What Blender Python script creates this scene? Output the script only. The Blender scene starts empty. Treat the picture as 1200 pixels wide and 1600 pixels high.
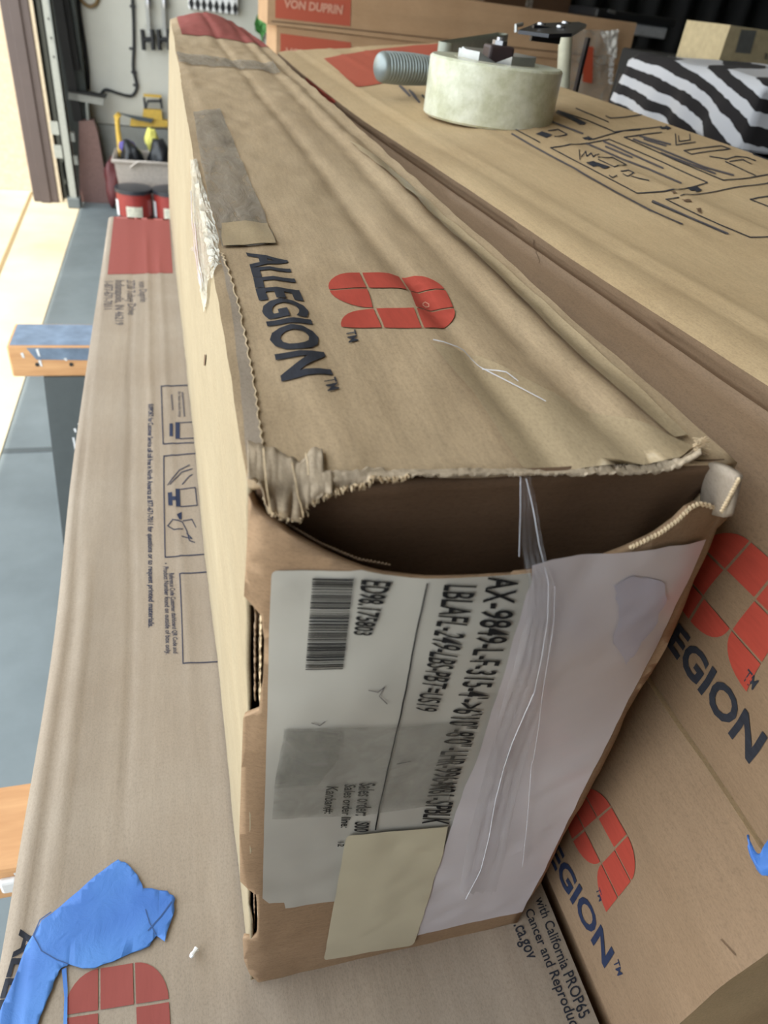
import bpy, bmesh, math, random
from mathutils import Vector, Matrix, noise

# ---------------------------------------------------------------- scene, camera, world, sun
# Everything is laid out in a local measure: origin at the camera, x right, y along the cartons,
# z up, 1 unit = S metres; the floor lies FL units below the camera.
S = 0.096
FL = -13.4
CAMZ = -FL * S
F = 1100.0
scn = bpy.context.scene
COL = scn.collection
def nrm(v): return v.normalized()
_down = nrm(Vector((-205, 1480, F)))
_Y = Vector((-350, -866, F)); _Y = nrm(_Y - _Y.dot(_down) * _down)
_Z = -_down
_X = _Y.cross(_Z)
R = Matrix((_X, _Y, _Z))
RT = R.transposed()
cd = bpy.data.cameras.new('camera'); cam = bpy.data.objects.new('camera', cd); COL.objects.link(cam)
cx, cy, cz = R @ Vector((1, 0, 0)), R @ Vector((0, -1, 0)), R @ Vector((0, 0, -1))
cam.matrix_world = Matrix(((cx.x, cy.x, cz.x, 0), (cx.y, cy.y, cz.y, 0), (cx.z, cy.z, cz.z, CAMZ), (0, 0, 0, 1)))
cd.sensor_fit = 'VERTICAL'; cd.sensor_height = 36; cd.lens = F / 1600 * 36
cd.clip_start = 0.01; cd.clip_end = 200
cd.dof.use_dof = True; cd.dof.focus_distance = 0.30; cd.dof.aperture_fstop = 18
scn.camera = cam

w = bpy.data.worlds.new('sky'); scn.world = w; w.use_nodes = True
bg = w.node_tree.nodes['Background']; bg.inputs[0].default_value = (0.86, 0.94, 1.0, 1); bg.inputs[1].default_value = 5.0
sd = bpy.data.lights.new('sun', 'SUN'); sd.energy = 10; sd.angle = math.radians(0.6); sd.color = (1, 0.93, 0.80)
sun = bpy.data.objects.new('sun', sd); COL.objects.link(sun)
sun.rotation_euler = Vector((0.02, 0.55, -0.85)).to_track_quat('-Z', 'Y').to_euler()
scn.view_settings.view_transform = 'Standard'; scn.view_settings.look = 'None'
scn.view_settings.exposure = -0.18; scn.view_settings.gamma = 1; scn.view_settings.use_curve_mapping = False

# ---------------------------------------------------------------- helpers
def Wp(p): return Vector((p[0] * S, p[1] * S, p[2] * S + CAMZ))
def ray(px, py): return nrm(R @ Vector((px - 600, py - 800, F)))
def at(px, py, x=None, y=None, z=None):
    r = ray(px, py)
    t = x / r.x if x is not None else (y / r.y if y is not None else z / r.z)
    return r * t
def proj(p):
    c = RT @ Vector(p)
    return 600 + F * c.x / c.z, 800 + F * c.y / c.z

def tag(o, label=None, cat=None, group=None, kind=None):
    for k, v in (('label', label), ('category', cat), ('group', group), ('kind', kind)):
        if v: o[k] = v
    return o
def empty(name, base, label, cat, group=None):
    o = bpy.data.objects.new(name, None); COL.objects.link(o)
    o.location = Wp(base); o.empty_display_size = 0.05
    return tag(o, label, cat, group)
def rootloc(p):
    while p.parent: p = p.parent
    return p.location
def obj(name, verts, faces, mat, parent=None, smooth=False, origin=None):
    """verts in local units; the mesh is stored relative to the thing's base"""
    vs = [Wp(v) for v in verts]
    if parent is not None: o0 = rootloc(parent)
    else: o0 = Wp(origin) if origin is not None else Vector((0, 0, 0))
    if parent is None and origin is None:
        c = sum(vs, Vector()) / len(vs); o0 = Vector((c.x, c.y, min(v.z for v in vs)))
    me = bpy.data.meshes.new(name); me.from_pydata([v - o0 for v in vs], [], faces); me.update()
    if smooth:
        for p in me.polygons: p.use_smooth = True
    me.materials.append(mat)
    o = bpy.data.objects.new(name, me); COL.objects.link(o)
    if parent is not None: o.parent = parent
    else: o.location = o0
    return o
class MB:
    def __init__(s): s.v = []; s.f = []
    def add(s, vs, fs):
        n = len(s.v); s.v += [Vector(v) for v in vs]; s.f += [tuple(i + n for i in f) for f in fs]; return s
    def box(s, a, b):
        x0, y0, z0 = a; x1, y1, z1 = b
        return s.add([(x0,y0,z0),(x1,y0,z0),(x1,y1,z0),(x0,y1,z0),(x0,y0,z1),(x1,y0,z1),(x1,y1,z1),(x0,y1,z1)],
                     [(0,3,2,1),(4,5,6,7),(0,1,5,4),(1,2,6,5),(2,3,7,6),(3,0,4,7)])
    def bev(s, a, b, r=0.04):
        bm = bmesh.new()
        M = Matrix.Translation((Vector(a) + Vector(b)) / 2) @ Matrix.Diagonal([abs(b[i] - a[i]) for i in range(3)] + [1])
        bmesh.ops.create_cube(bm, size=1, matrix=M)
        bmesh.ops.bevel(bm, geom=bm.edges[:], offset=r, segments=2, affect='EDGES', profile=0.5)
        bm.verts.index_update()
        s.add([v.co.copy() for v in bm.verts], [tuple(v.index for v in f.verts) for f in bm.faces]); bm.free(); return s
    def tube(s, pts, r, n=8, cap=True):
        pts = [Vector(p) for p in pts]; rs = r if isinstance(r, (list, tuple)) else [r] * len(pts)
        rings = []; up = None
        for i, p in enumerate(pts):
            d = (pts[min(i + 1, len(pts) - 1)] - pts[max(i - 1, 0)]).normalized()
            if up is None: up = Vector((0, 0, 1)) if abs(d.z) < .9 else Vector((1, 0, 0))
            a = d.cross(up).normalized(); b = a.cross(d).normalized(); up = b
            rings.append([p + (a * math.cos(t) + b * math.sin(t)) * rs[i] for t in [2 * math.pi * k / n for k in range(n)]])
        vs = [v for q in rings for v in q]; fs = []
        for i in range(len(pts) - 1):
            for k in range(n):
                fs.append((i*n+k, i*n+(k+1)%n, (i+1)*n+(k+1)%n, (i+1)*n+k))
        if cap: fs.append(tuple(range(n))[::-1]); fs.append(tuple(range((len(pts)-1)*n, len(pts)*n)))
        return s.add(vs, fs)
    def lathe(s, c, prof, n=32, closed=False):
        """prof: (radius, z) pairs about a vertical axis through c"""
        c = Vector(c); vs = []; fs = []; m = len(prof)
        for r, z in prof:
            for k in range(n):
                t = 2 * math.pi * k / n; vs.append(c + Vector((r * math.cos(t), r * math.sin(t), z)))
        for i in range(m if closed else m - 1):
            for k in range(n):
                j = (i + 1) % m
                fs.append((i*n+k, i*n+(k+1)%n, j*n+(k+1)%n, j*n+k))
        return s.add(vs, fs)
    def prism(s, poly, d):
        """extrude a polygon of 3-D points by vector d"""
        n = len(poly); d = Vector(d); p = [Vector(q) for q in poly]
        return s.add(p + [q + d for q in p], [tuple(range(n)), tuple(range(2*n-1, n-1, -1))] +
                     [(i, n + i, n + (i+1) % n, (i+1) % n) for i in range(n)])
    def build(s, name, mat, parent=None, smooth=False, origin=None):
        o = obj(name, s.v, s.f, mat, parent, smooth, origin)
        bm = bmesh.new(); bm.from_mesh(o.data); bmesh.ops.recalc_face_normals(bm, faces=bm.faces[:]); bm.to_mesh(o.data); bm.free()
        if smooth:
            try: o.data.set_sharp_from_angle(angle=math.radians(40))
            except Exception: pass
        return o

# ---------------------------------------------------------------- materials
def lin(c):
    return tuple(((x / 255) / 12.92 if x / 255 <= 0.04045 else ((x / 255 + 0.055) / 1.055) ** 2.4) for x in c) + (1,)
class N:
    def __init__(s, name):
        s.m = bpy.data.materials.new(name); s.m.use_nodes = True; s.t = s.m.node_tree; s.b = s.t.nodes['Principled BSDF']
    def n(s, typ, **kw):
        o = s.t.nodes.new(typ)
        for k, v in kw.items():
            if isinstance(k, str) and hasattr(o, k): setattr(o, k, v)
        return o
    def l(s, a, b): s.t.links.new(a, b)
    def coords(s, scale=(1, 1, 1), rot=(0, 0, 0)):
        tc = s.n('ShaderNodeTexCoord'); mp = s.n('ShaderNodeMapping'); mp.inputs['Scale'].default_value = scale; mp.inputs['Rotation'].default_value = rot
        s.l(tc.outputs['Object'], mp.inputs[0]); return mp.outputs[0]
    def noise(s, vec, scale, detail=4, rough=.55, dist=0):
        o = s.n('ShaderNodeTexNoise'); o.inputs['Scale'].default_value = scale; o.inputs['Detail'].default_value = detail
        o.inputs['Roughness'].default_value = rough; o.inputs['Distortion'].default_value = dist; s.l(vec, o.inputs[0]); return o.outputs[0]
    def ramp(s, fac, stops, interp='LINEAR'):
        o = s.n('ShaderNodeValToRGB'); o.color_ramp.interpolation = interp; e = o.color_ramp.elements
        while len(e) < len(stops): e.new(0.5)
        for i, (p, c) in enumerate(stops): e[i].position = p; e[i].color = c
        s.l(fac, o.inputs[0]); return o.outputs[0]
    def mix(s, a, b, fac, mode='MIX'):
        o = s.n('ShaderNodeMix'); o.data_type = 'RGBA'; o.blend_type = mode
        for i, v in ((6, a), (7, b)):
            if isinstance(v, tuple): o.inputs[i].default_value = v
            else: s.l(v, o.inputs[i])
        if isinstance(fac, (int, float)): o.inputs[0].default_value = fac
        else: s.l(fac, o.inputs[0])
        return o.outputs[2]
    def math(s, op, a, b=0.0):
        o = s.n('ShaderNodeMath'); o.operation = op
        for i, v in ((0, a), (1, b)):
            if isinstance(v, (int, float)): o.inputs[i].default_value = v
            else: s.l(v, o.inputs[i])
        return o.outputs[0]
    def bump(s, h, strength=.3, dist=.001):
        o = s.n('ShaderNodeBump'); o.inputs['Strength'].default_value = strength; o.inputs['Distance'].default_value = dist
        s.l(h, o.inputs['Height']); s.l(o.outputs[0], s.b.inputs['Normal'])
    def fin(s, col=None, rough=.6, metal=0, alpha=None, spec=None, trans=None):
        if col is not None:
            if isinstance(col, tuple): s.b.inputs['Base Color'].default_value = col
            else: s.l(col, s.b.inputs['Base Color'])
        if isinstance(rough, (int, float)): s.b.inputs['Roughness'].default_value = rough
        else: s.l(rough, s.b.inputs['Roughness'])
        s.b.inputs['Metallic'].default_value = metal
        if alpha is not None:
            if isinstance(alpha, (int, float)): s.b.inputs['Alpha'].default_value = alpha
            else: s.l(alpha, s.b.inputs['Alpha'])
        if spec is not None: s.b.inputs['Specular IOR Level'].default_value = spec
        return s.m
def dark(c, k): return (c[0]*k, c[1]*k, c[2]*k, 1)
def cardboard(name, rgb, along='y', stripe=.16, var=.2, bump=.25):
    g = N(name); c = lin(rgb)
    st = {'y': (1, .12, 1), 'x': (.12, 1, 1), 'z': (1, 1, .12)}[along]
    v = g.coords(st); big = g.coords()
    fine = g.noise(v, 520, 5, .65); strp = g.noise(g.coords({'y': (1, .03, 1), 'x': (.03, 1, 1), 'z': (1, 1, .03)}[along]), 45, 3, .5); blot = g.noise(big, 9, 4, .6); fib = g.noise(g.coords({'y': (1, .5, 1), 'x': (.5, 1, 1), 'z': (1, 1, .5)}[along]), 1300, 3, .75)
    col = g.ramp(fine, [(.3, dark(c, 1 - var * .6)), (.7, dark(c, 1 + var * .5))])
    s2 = g.ramp(strp, [(.3, (1 - stripe,) * 3 + (1,)), (.7, (1, 1, 1, 1))])
    col = g.mix(col, s2, 1, 'MULTIPLY')
    b2 = g.ramp(blot, [(.3, (.84, .80, .76, 1)), (.7, (1.0, 1.0, 1.0, 1))])
    col = g.mix(col, b2, .8, 'MULTIPLY')
    f2 = g.ramp(fib, [(.34, (.80, .79, .78, 1)), (.5, (.98, .98, .98, 1)), (.68, (1.06, 1.06, 1.05, 1))])
    col = g.mix(col, f2, .8, 'MULTIPLY')
    h = g.math('ADD', g.math('MULTIPLY', strp, .6), g.math('MULTIPLY', fine, .25))
    g.bump(h, bump, .0015)
    return g.fin(col, .72, spec=.25)
def ink(name, rgb, wear=.25, rough=.7):
    g = N(name); c = lin(rgb); v = g.coords((1, .15, 1))
    n1 = g.noise(v, 500, 4, .7)
    col = g.ramp(n1, [(.25, dark(c, 1 - wear)), (.75, dark(c, 1 + wear))])
    return g.fin(col, rough, spec=.2)
def plain(name, rgb, rough=.5, metal=0, var=.12, scale=60, bump=0, alpha=None):
    g = N(name); c = lin(rgb); v = g.coords()
    n1 = g.noise(v, scale, 4, .6)
    col = g.ramp(n1, [(.3, dark(c, 1 - var)), (.7, dark(c, 1 + var))])
    if bump: g.bump(n1, bump, .001)
    return g.fin(col, rough, metal, alpha)
M = {}
M['card'] = cardboard('cardboard_tan', (186, 163, 132), 'y', .09, .18)
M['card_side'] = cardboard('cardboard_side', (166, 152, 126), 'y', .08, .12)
M['card_grey'] = cardboard('cardboard_greyed', (168, 154, 138), 'y', .14, .10)
M['card_gold'] = cardboard('cardboard_golden', (202, 176, 138), 'y', .10, .14)
M['card_end'] = cardboard('cardboard_end', (162, 134, 106), 'x', .08, .14)
M['card_inner_shaded'] = cardboard('cardboard_inner_shaded', (112, 88, 68), 'x', .08, .12)
M['card_edge'] = plain('cardboard_raw_edge', (205, 182, 148), .9, var=.25, scale=400, bump=.4)
M['card_torn'] = cardboard('torn_paper', (190, 172, 148), 'y', .3, .3, .6)
M['flute'] = plain('flute_paper', (120, 98, 76), .9, var=.3, scale=300)
M['red'] = ink('red_print', (172, 70, 56), .12)
M['red2'] = ink('dull_red_print', (146, 76, 70), .06)
M['red3'] = ink('brick_red_print', (176, 88, 68), .06)
M['black'] = ink('black_print', (48, 50, 58), .25)
M['navy'] = ink('navy_print', (40, 48, 72), .2)
M['faint'] = ink('faint_print', (92, 86, 88), .2)
M['text'] = ink('label_text_ink', (26, 26, 28), .2)
M['palered'] = ink('pale_print_on_red', (205, 150, 128), .1)
M['label'] = plain('label_paper', (176, 172, 163), .38, var=.04, scale=30)
M['sheet'] = plain('packing_sheet', (200, 193, 196), .3, var=.04, scale=18)
M['sheetblue'] = plain('blue_tint_under_plastic', (184, 182, 198), .3, var=.05, scale=20)
M['sticker'] = plain('cream_sticker', (192, 182, 156), .5, var=.04, scale=25)
def clear(name, rgb, a, rough=.16, wr=.5, scale=120, st=(1, .25, 1)):
    g = N(name); c = lin(rgb); v = g.coords(st); n1 = g.noise(v, scale, 5, .65, 1.5)
    al = g.ramp(n1, [(.3, (a * .6,) * 3 + (1,)), (.7, (min(1, a * 1.4),) * 3 + (1,))])
    g.bump(n1, wr, .002)
    return g.fin(c, rough, alpha=al)
M['tape_grey'] = clear('grey_packing_tape', (150, 140, 128), .55, .3)
M['tape_band'] = clear('grey_tape_over_label', (120, 118, 110), .30, .3, .3)
M['tape_clear'] = clear('clear_tape', (205, 202, 204), .11, .08, .7, 60)
M['tape_dull'] = cardboard('clear_tape_over_cardboard', (181, 161, 130), 'y', .09, .12, .1); M['tape_dull'].node_tree.nodes['Principled BSDF'].inputs['Roughness'].default_value = .36
M['tape_shine'] = clear('crinkled_clear_tape', (235, 235, 225), .45, .06, 1.0, 90)
M['glint'] = plain('tape_crease_glint', (225, 225, 232), .12, var=.1, alpha=.7)  # pale lines that paint the highlights along the tape creases
def bluetape():
    g = N('blue_masking_tape'); v = g.coords(); n1 = g.noise(v, 60, 5, .6, .5); n2 = g.noise(v, 15, 3)
    col = g.ramp(n2, [(.3, lin((52, 100, 178))), (.7, lin((84, 138, 208)))])
    g.bump(n1, .45, .002); return g.fin(col, .55)
M['blue'] = bluetape()
M['bluefold'] = plain('folded_tape_line', (46, 78, 130), .6)
M['black_metal'] = plain('black_painted_metal', (34, 34, 38), .35, .3)
M['black_plastic'] = plain('black_plastic', (26, 26, 28), .45)
M['black_matt'] = plain('black_matt_paint', (16, 16, 17), .8)
M['chrome'] = plain('zinc_steel', (165, 165, 168), .35, .9, .08)
M['steel'] = plain('dull_steel', (170, 170, 166), .4, .7, .1)
M['grip'] = plain('silver_grip', (140, 148, 146), .4, .45, .1)
M['strap'] = plain('grey_green_steel_strap', (150, 152, 138), .4, .4)
M['brown'] = plain('dark_brown_plastic', (58, 44, 44), .45)
M['cream'] = plain('cream_roller', (196, 192, 168), .5)
def taperoll():
    g = N('clear_tape_roll'); v = g.coords(); n1 = g.noise(v, 60, 6, .7); n2 = g.noise(v, 600, 3, .7)
    col = g.ramp(n1, [(.35, lin((190, 190, 160))), (.65, lin((222, 222, 202)))])
    g.bump(n2, .15, .0006)
    g.b.inputs['Subsurface Weight'].default_value = .35; g.b.inputs['Subsurface Radius'].default_value = (.01, .01, .006)
    return g.fin(col, .28)
M['roll'] = taperoll()
M['white_plastic'] = plain('white_plastic', (235, 235, 235), .4)
M['wall'] = plain('painted_drywall', (196, 194, 184), .85, var=.04, scale=6)
M['stem'] = plain('grey_concrete_stem_wall', (140, 140, 134), .9, var=.1, scale=12)
M['ceiling'] = plain('ceiling_paint', (190, 186, 176), .9, var=.05, scale=4)
M['darkwall'] = plain('dark_wall', (34, 33, 32), .9, var=.15, scale=5)
def floor_mat(name, a, b, sc):
    g = N(name); v = g.coords(); n1 = g.noise(v, sc, 6, .6); n2 = g.noise(v, sc * 12, 4, .7)
    col = g.ramp(n1, [(.3, lin(a)), (.7, lin(b))]); g.bump(n2, .2, .002); return g.fin(col, .55)
M['floor'] = floor_mat('grey_blue_epoxy_floor', (94, 103, 105), (118, 127, 129), 3)
M['concrete'] = floor_mat('pale_concrete', (150, 140, 118), (178, 170, 150), 1.5)
M['shadedreturn'] = plain('shaded_corner_wall', (58, 62, 59), .8)  # the corner's shadow is put into this wall colour
M['joint'] = plain('joint_filler', (120, 102, 70), .9)
M['stucco'] = plain('beige_stucco', (172, 156, 134), .95, var=.12, scale=40, bump=.5)
M['jamb'] = plain('brown_painted_wood', (64, 54, 52), .5, var=.08, scale=10)
M['strip'] = plain('cream_weather_strip', (160, 148, 128), .6)
M['galv'] = plain('galvanised_steel', (128, 131, 126), .5, .2, .08)
M['cable'] = plain('black_cable', (38, 38, 40), .6)
M['grey'] = plain('grey_paint', (138, 138, 132), .6)
M['darkgrey'] = plain('dark_grey_paint', (72, 79, 81), .6, var=.06)
def beammat():
    g = N('paint_spattered_pine'); v = g.coords((.15, 1, 1)); n1 = g.noise(v, 60, 5, .6)
    col = g.ramp(n1, [(.3, lin((188, 138, 92))), (.7, lin((214, 166, 118)))]); return g.fin(col, .7)
M['pine'] = beammat()
M['bluepaint'] = plain('blue_grey_paint', (110, 128, 150), .6, var=.25, scale=40)
M['whitepaint'] = plain('white_paint_drips', (220, 222, 224), .5)
M['mauve'] = plain('reddish_brown_plastic', (112, 84, 78), .6)
M['yellow'] = plain('yellow_plastic', (205, 168, 70), .5)
M['yellow2'] = plain('bright_yellow_cloth', (222, 214, 110), .7)
M['bin'] = plain('translucent_tub', (176, 166, 156), .35)
M['bagblack'] = plain('black_bags', (24, 26, 30), .4, var=.3, scale=30)
M['canred'] = plain('red_can_label', (150, 52, 46), .4)
M['canlid'] = plain('dark_can_lid', (46, 48, 54), .35)
M['canlabel'] = plain('pale_can_label', (205, 200, 180), .4, var=.3, scale=60)
M['redthing'] = plain('red_plastic', (88, 38, 40), .5)
M['purple'] = plain('purple_cloth', (86, 76, 140), .7)
M['green'] = plain('green_leaf', (84, 150, 78), .5, var=.3, scale=40)
M['board'] = plain('pinkish_board', (150, 124, 110), .8)
M['casegrey'] = plain('grey_case', (175, 175, 175), .5)
M['beige'] = plain('beige_box', (176, 160, 126), .7)
M['labelgrey'] = plain('grey_photo_label', (96, 96, 92), .6)
M['film'] = clear('stretch_film', (176, 170, 160), .42, .25, .7, 26, (1, 1, 1))
M['film2'] = clear('bunched_film', (230, 228, 222), .65, .08, 1, 50, (1, 1, 1))
M['orange'] = ink('orange_red_print', (170, 72, 48), .1)
def zebra():
    g = N('zebra_print_fleece'); tc = g.n('ShaderNodeTexCoord')
    nz = g.n('ShaderNodeTexNoise'); nz.inputs['Scale'].default_value = 5.5; nz.inputs['Detail'].default_value = 1; g.l(tc.outputs['Object'], nz.inputs[0])
    nf = g.n('ShaderNodeTexNoise'); nf.inputs['Scale'].default_value = 60; nf.inputs['Detail'].default_value = 2; g.l(tc.outputs['Object'], nf.inputs[0])
    vm = g.n('ShaderNodeVectorMath'); vm.operation = 'SUBTRACT'; g.l(tc.outputs['Object'], vm.inputs[0]); vm.inputs[1].default_value = (-.20, .17, -.10)
    vs = g.n('ShaderNodeVectorMath'); vs.operation = 'MULTIPLY'; g.l(vm.outputs[0], vs.inputs[0]); vs.inputs[1].default_value = (.5, .48, 1.35)
    ln = g.n('ShaderNodeVectorMath'); ln.operation = 'LENGTH'; g.l(vs.outputs[0], ln.inputs[0])
    a = g.math('MULTIPLY', ln.outputs['Value'], 190.)
    a = g.math('ADD', a, g.math('MULTIPLY', nz.outputs[0], 9)); a = g.math('ADD', a, g.math('MULTIPLY', nf.outputs[0], 1.1))
    sn = g.math('SINE', a)
    col = g.ramp(g.math('ADD', g.math('MULTIPLY', sn, .5), .5), [(0, lin((28, 24, 26))), (.53, lin((190, 190, 194)))], 'CONSTANT')
    return g.fin(col, .95)
M['zebra'] = zebra()

# ---------------------------------------------------------------- deformable cartons
def tab(x, t):
    if x <= t[0][0]: return t[0][1]
    for (a, p), (b, q) in zip(t, t[1:]):
        if x <= b: return p + (q - p) * (x - a) / (b - a)
    return t[-1][1]
def sm(t): t = max(0., min(1., t)); return t * t * (3 - 2 * t)
def gau(d, s): return math.exp(-(d / s) ** 2)
def nz(x, y, z, s=1.0): return noise.noise(Vector((x * s, y * s, z * s)))
C1 = None
class Carton:
    def __init__(s, box, D): s.b = box; s.D = D; s.st = (.07, .07, .07)
    def pt(s, face, a, b, off=0.0):
        x0, x1, y0, y1, z0, z1 = s.b
        P = {'top': lambda a, b: (a, b, z1), 'side': lambda a, b: (x0, a, b), 'front': lambda a, b: (a, y0, b)}[face]
        if face == 'top': a = min(max(a, x0 + .004), x1 - .004); b = min(max(b, y0 + .004), y1 - .004)
        if face == 'side': a = min(max(a, y0 + .004), y1 - .004); b = min(max(b, z0 + .004), z1 - .004)
        p = Vector(s.D(*P(a, b)))
        if off:
            e = .004
            da = Vector(s.D(*P(a + e, b))) - p; db = Vector(s.D(*P(a, b + e))) - p
            n = da.cross(db).normalized()
            if face == 'side': n = -n if n.x > 0 else n
            if face == 'top' and n.z < 0: n = -n
            if face == 'front' and n.y > 0: n = -n
            p = p + n * off
        return p
    def inv(s, face, px, py):
        x0, x1, y0, y1, z0, z1 = s.b
        q = at(px, py, **({'z': z1} if face == 'top' else {'x': x0} if face == 'side' else {'y': y0}))
        a, b = {'top': (q.x, q.y), 'side': (q.y, q.z), 'front': (q.x, q.z)}[face]
        lim = {'top': (x0, x1, y0, y1), 'side': (y0, y1, z0, z1), 'front': (-99, 99, -99, 99)}[face]
        for _ in range(24):
            a = min(max(a, lim[0] + .012), lim[1] - .012); b = min(max(b, lim[2] + .012), lim[3] - .012)
            u, v = proj(s.pt(face, a, b)); e = .002
            ua, va = proj(s.pt(face, a + e, b)); ub, vb = proj(s.pt(face, a, b + e))
            a1, a2, b1, b2 = (ua-u)/e, (ub-u)/e, (va-v)/e, (vb-v)/e
            det = a1*b2 - a2*b1
            if abs(det) < 1e-9: break
            du, dv = px - u, py - v
            if abs(du) + abs(dv) < .05: break
            da, db = (du*b2 - dv*a2)/det, (a1*dv - b1*du)/det
            m = max(abs(da), abs(db)); k = min(1, 1.0 / m) if m > 0 else 1
            a += da * k; b += db * k
        return Vector((a, b))
    def body(s, name, mat, parent, step, faces='TBLRNF', thick=0, side=None):
        x0, x1, y0, y1, z0, z1 = s.b
        nx, ny, nzz = [max(2, int(round(l / st))) for l, st in zip((x1-x0, y1-y0, z1-z0), step)]
        s.st = ((x1-x0)/nx, (y1-y0)/ny, (z1-z0)/nzz)
        idx = {}; vs = []; fs = []
        def V(i, j, k):
            key = (i, j, k)
            if key not in idx:
                idx[key] = len(vs); vs.append(Vector(s.D(x0+(x1-x0)*i/nx, y0+(y1-y0)*j/ny, z0+(z1-z0)*k/nzz)))
            return idx[key]
        if 'T' in faces: fs += [(V(i,j,nzz),V(i+1,j,nzz),V(i+1,j+1,nzz),V(i,j+1,nzz)) for i in range(nx) for j in range(ny)]
        if 'B' in faces: fs += [(V(i,j,0),V(i,j+1,0),V(i+1,j+1,0),V(i+1,j,0)) for i in range(nx) for j in range(ny)]
        l0 = len(fs)
        if 'L' in faces: fs += [(V(0,j,k),V(0,j,k+1),V(0,j+1,k+1),V(0,j+1,k)) for j in range(ny) for k in range(nzz)]
        l1 = len(fs)
        if 'R' in faces: fs += [(V(nx,j,k),V(nx,j+1,k),V(nx,j+1,k+1),V(nx,j,k+1)) for j in range(ny) for k in range(nzz)]
        if 'N' in faces: fs += [(V(i,0,k),V(i+1,0,k),V(i+1,0,k+1),V(i,0,k+1)) for i in range(nx) for k in range(nzz)]
        if 'F' in faces: fs += [(V(i,ny,k),V(i,ny,k+1),V(i+1,ny,k+1),V(i+1,ny,k)) for i in range(nx) for k in range(nzz)]
        o = obj(name, vs, fs, mat, parent, True)
        try: o.data.set_sharp_from_angle(angle=math.radians(50))
        except Exception: pass
        if side:
            o.data.materials.append(side)
            for k in range(l0, l1): o.data.polygons[k].material_index = 1
        if thick:
            m = o.modifiers.new('board', 'SOLIDIFY'); m.thickness = thick * S; m.offset = -1
        return o
def flat_to_surface(bm, c, face, off, grid):
    """bm holds flat geometry in face coordinates; cut it on a grid and lay it on the surface"""
    co = [v.co for v in bm.verts]
    ax, bx = min(v.x for v in co), max(v.x for v in co); ay, by = min(v.y for v in co), max(v.y for v in co)
    I = {'top': (0, 1), 'side': (1, 2), 'front': (0, 2)}[face]
    gx, gy = c.st[I[0]], c.st[I[1]]; ox, oy = c.b[2 * I[0]], c.b[2 * I[1]]
    for lo, hi, g, og, nn in ((ax, bx, gx, ox, (1, 0, 0)), (ay, by, gy, oy, (0, 1, 0))):
        k = math.floor((lo - og) / g) + 1
        while k * g + og < hi:
            p = (k * g + og, 0, 0) if nn[0] else (0, k * g + og, 0)
            bmesh.ops.bisect_plane(bm, geom=bm.verts[:] + bm.edges[:] + bm.faces[:], plane_co=p, plane_no=nn, dist=1e-6)
            k += 1
    bmesh.ops.triangulate(bm, faces=[f for f in bm.faces if len(f.verts) > 4])
    bm.verts.index_update()
    vs = [c.pt(face, v.co.x, v.co.y, off) for v in bm.verts]
    fs = [tuple(v.index for v in f.verts) for f in bm.faces]
    bm.free(); return vs, fs
def rag(poly, amp, n=6, seed=1):
    rnd = random.Random(seed); out = []
    for i, p in enumerate(poly):
        q = poly[(i + 1) % len(poly)]; p = Vector(p); q = Vector(q)
        for k in range(n):
            t = k / n; r = p.lerp(q, t)
            if k: r += Vector((rnd.uniform(-amp, amp), rnd.uniform(-amp, amp)))
            out.append((r.x, r.y))
    return out
def decal(name, c, face, px, mat, parent, off=.004, grid=.12, coords=False, thick=0):
    pts = [Vector(p) if coords else c.inv(face, *p) for p in px]
    bm = bmesh.new(); vs = [bm.verts.new((p.x, p.y, 0)) for p in pts]; bm.faces.new(vs)
    bmesh.ops.triangulate(bm, faces=bm.faces[:])
    v, f = flat_to_surface(bm, c, face, off, grid)
    o = obj(name, v, f, mat, parent, True)
    if thick:
        m = o.modifiers.new('sheet', 'SOLIDIFY'); m.thickness = thick * S; m.offset = 0
    return o
def multi_decal(name, c, face, polys, mat, parent, off=.004, grid=.12, coords=False):
    V, Fc = [], []
    for px in polys:
        pts = [Vector(p) if coords else c.inv(face, *p) for p in px]
        if not coords and len(polys) > 1:
            bad = max((Vector(proj(c.pt(face, q.x, q.y))) - Vector(p)).length for p, q in zip(px, pts))
            far = max((a - b).length for a in pts for b in pts)
            if bad > 3 or (len(px) == 4 and far > 4 and c is C1): continue
        bm = bmesh.new(); vs = [bm.verts.new((p.x, p.y, 0)) for p in pts]
        try: bm.faces.new(vs)
        except ValueError: bm.free(); continue
        bmesh.ops.triangulate(bm, faces=bm.faces[:])
        v, f = flat_to_surface(bm, c, face, off, grid)
        n = len(V); V += v; Fc += [tuple(i + n for i in q) for q in f]
    o = obj(name, V, Fc, mat, parent, True)
    if len(polys) > 1: tag(o, kind='stuff')
    return o
def seg_polys(line, w):
    """polyline -> little quads (2-D)"""
    out = []
    for a, b in zip(line, line[1:]):
        a, b = Vector(a), Vector(b); d = (b - a)
        if d.length < 1e-6: continue
        d.normalize(); n = Vector((-d.y, d.x)) * w / 2; e = d * w / 2
        out.append([tuple(a - e + n), tuple(a - e - n), tuple(b + e - n), tuple(b + e + n)])
    return out
def lines(name, c, face, pl, w, mat, parent, off=.004, grid=.3):
    """polylines given on the picture of the surface, pen width w pixels"""
    polys = []
    for l in pl: polys += seg_polys(l, w)
    return multi_decal(name, c, face, polys, mat, parent, off, grid)
_tcache = {}
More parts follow.
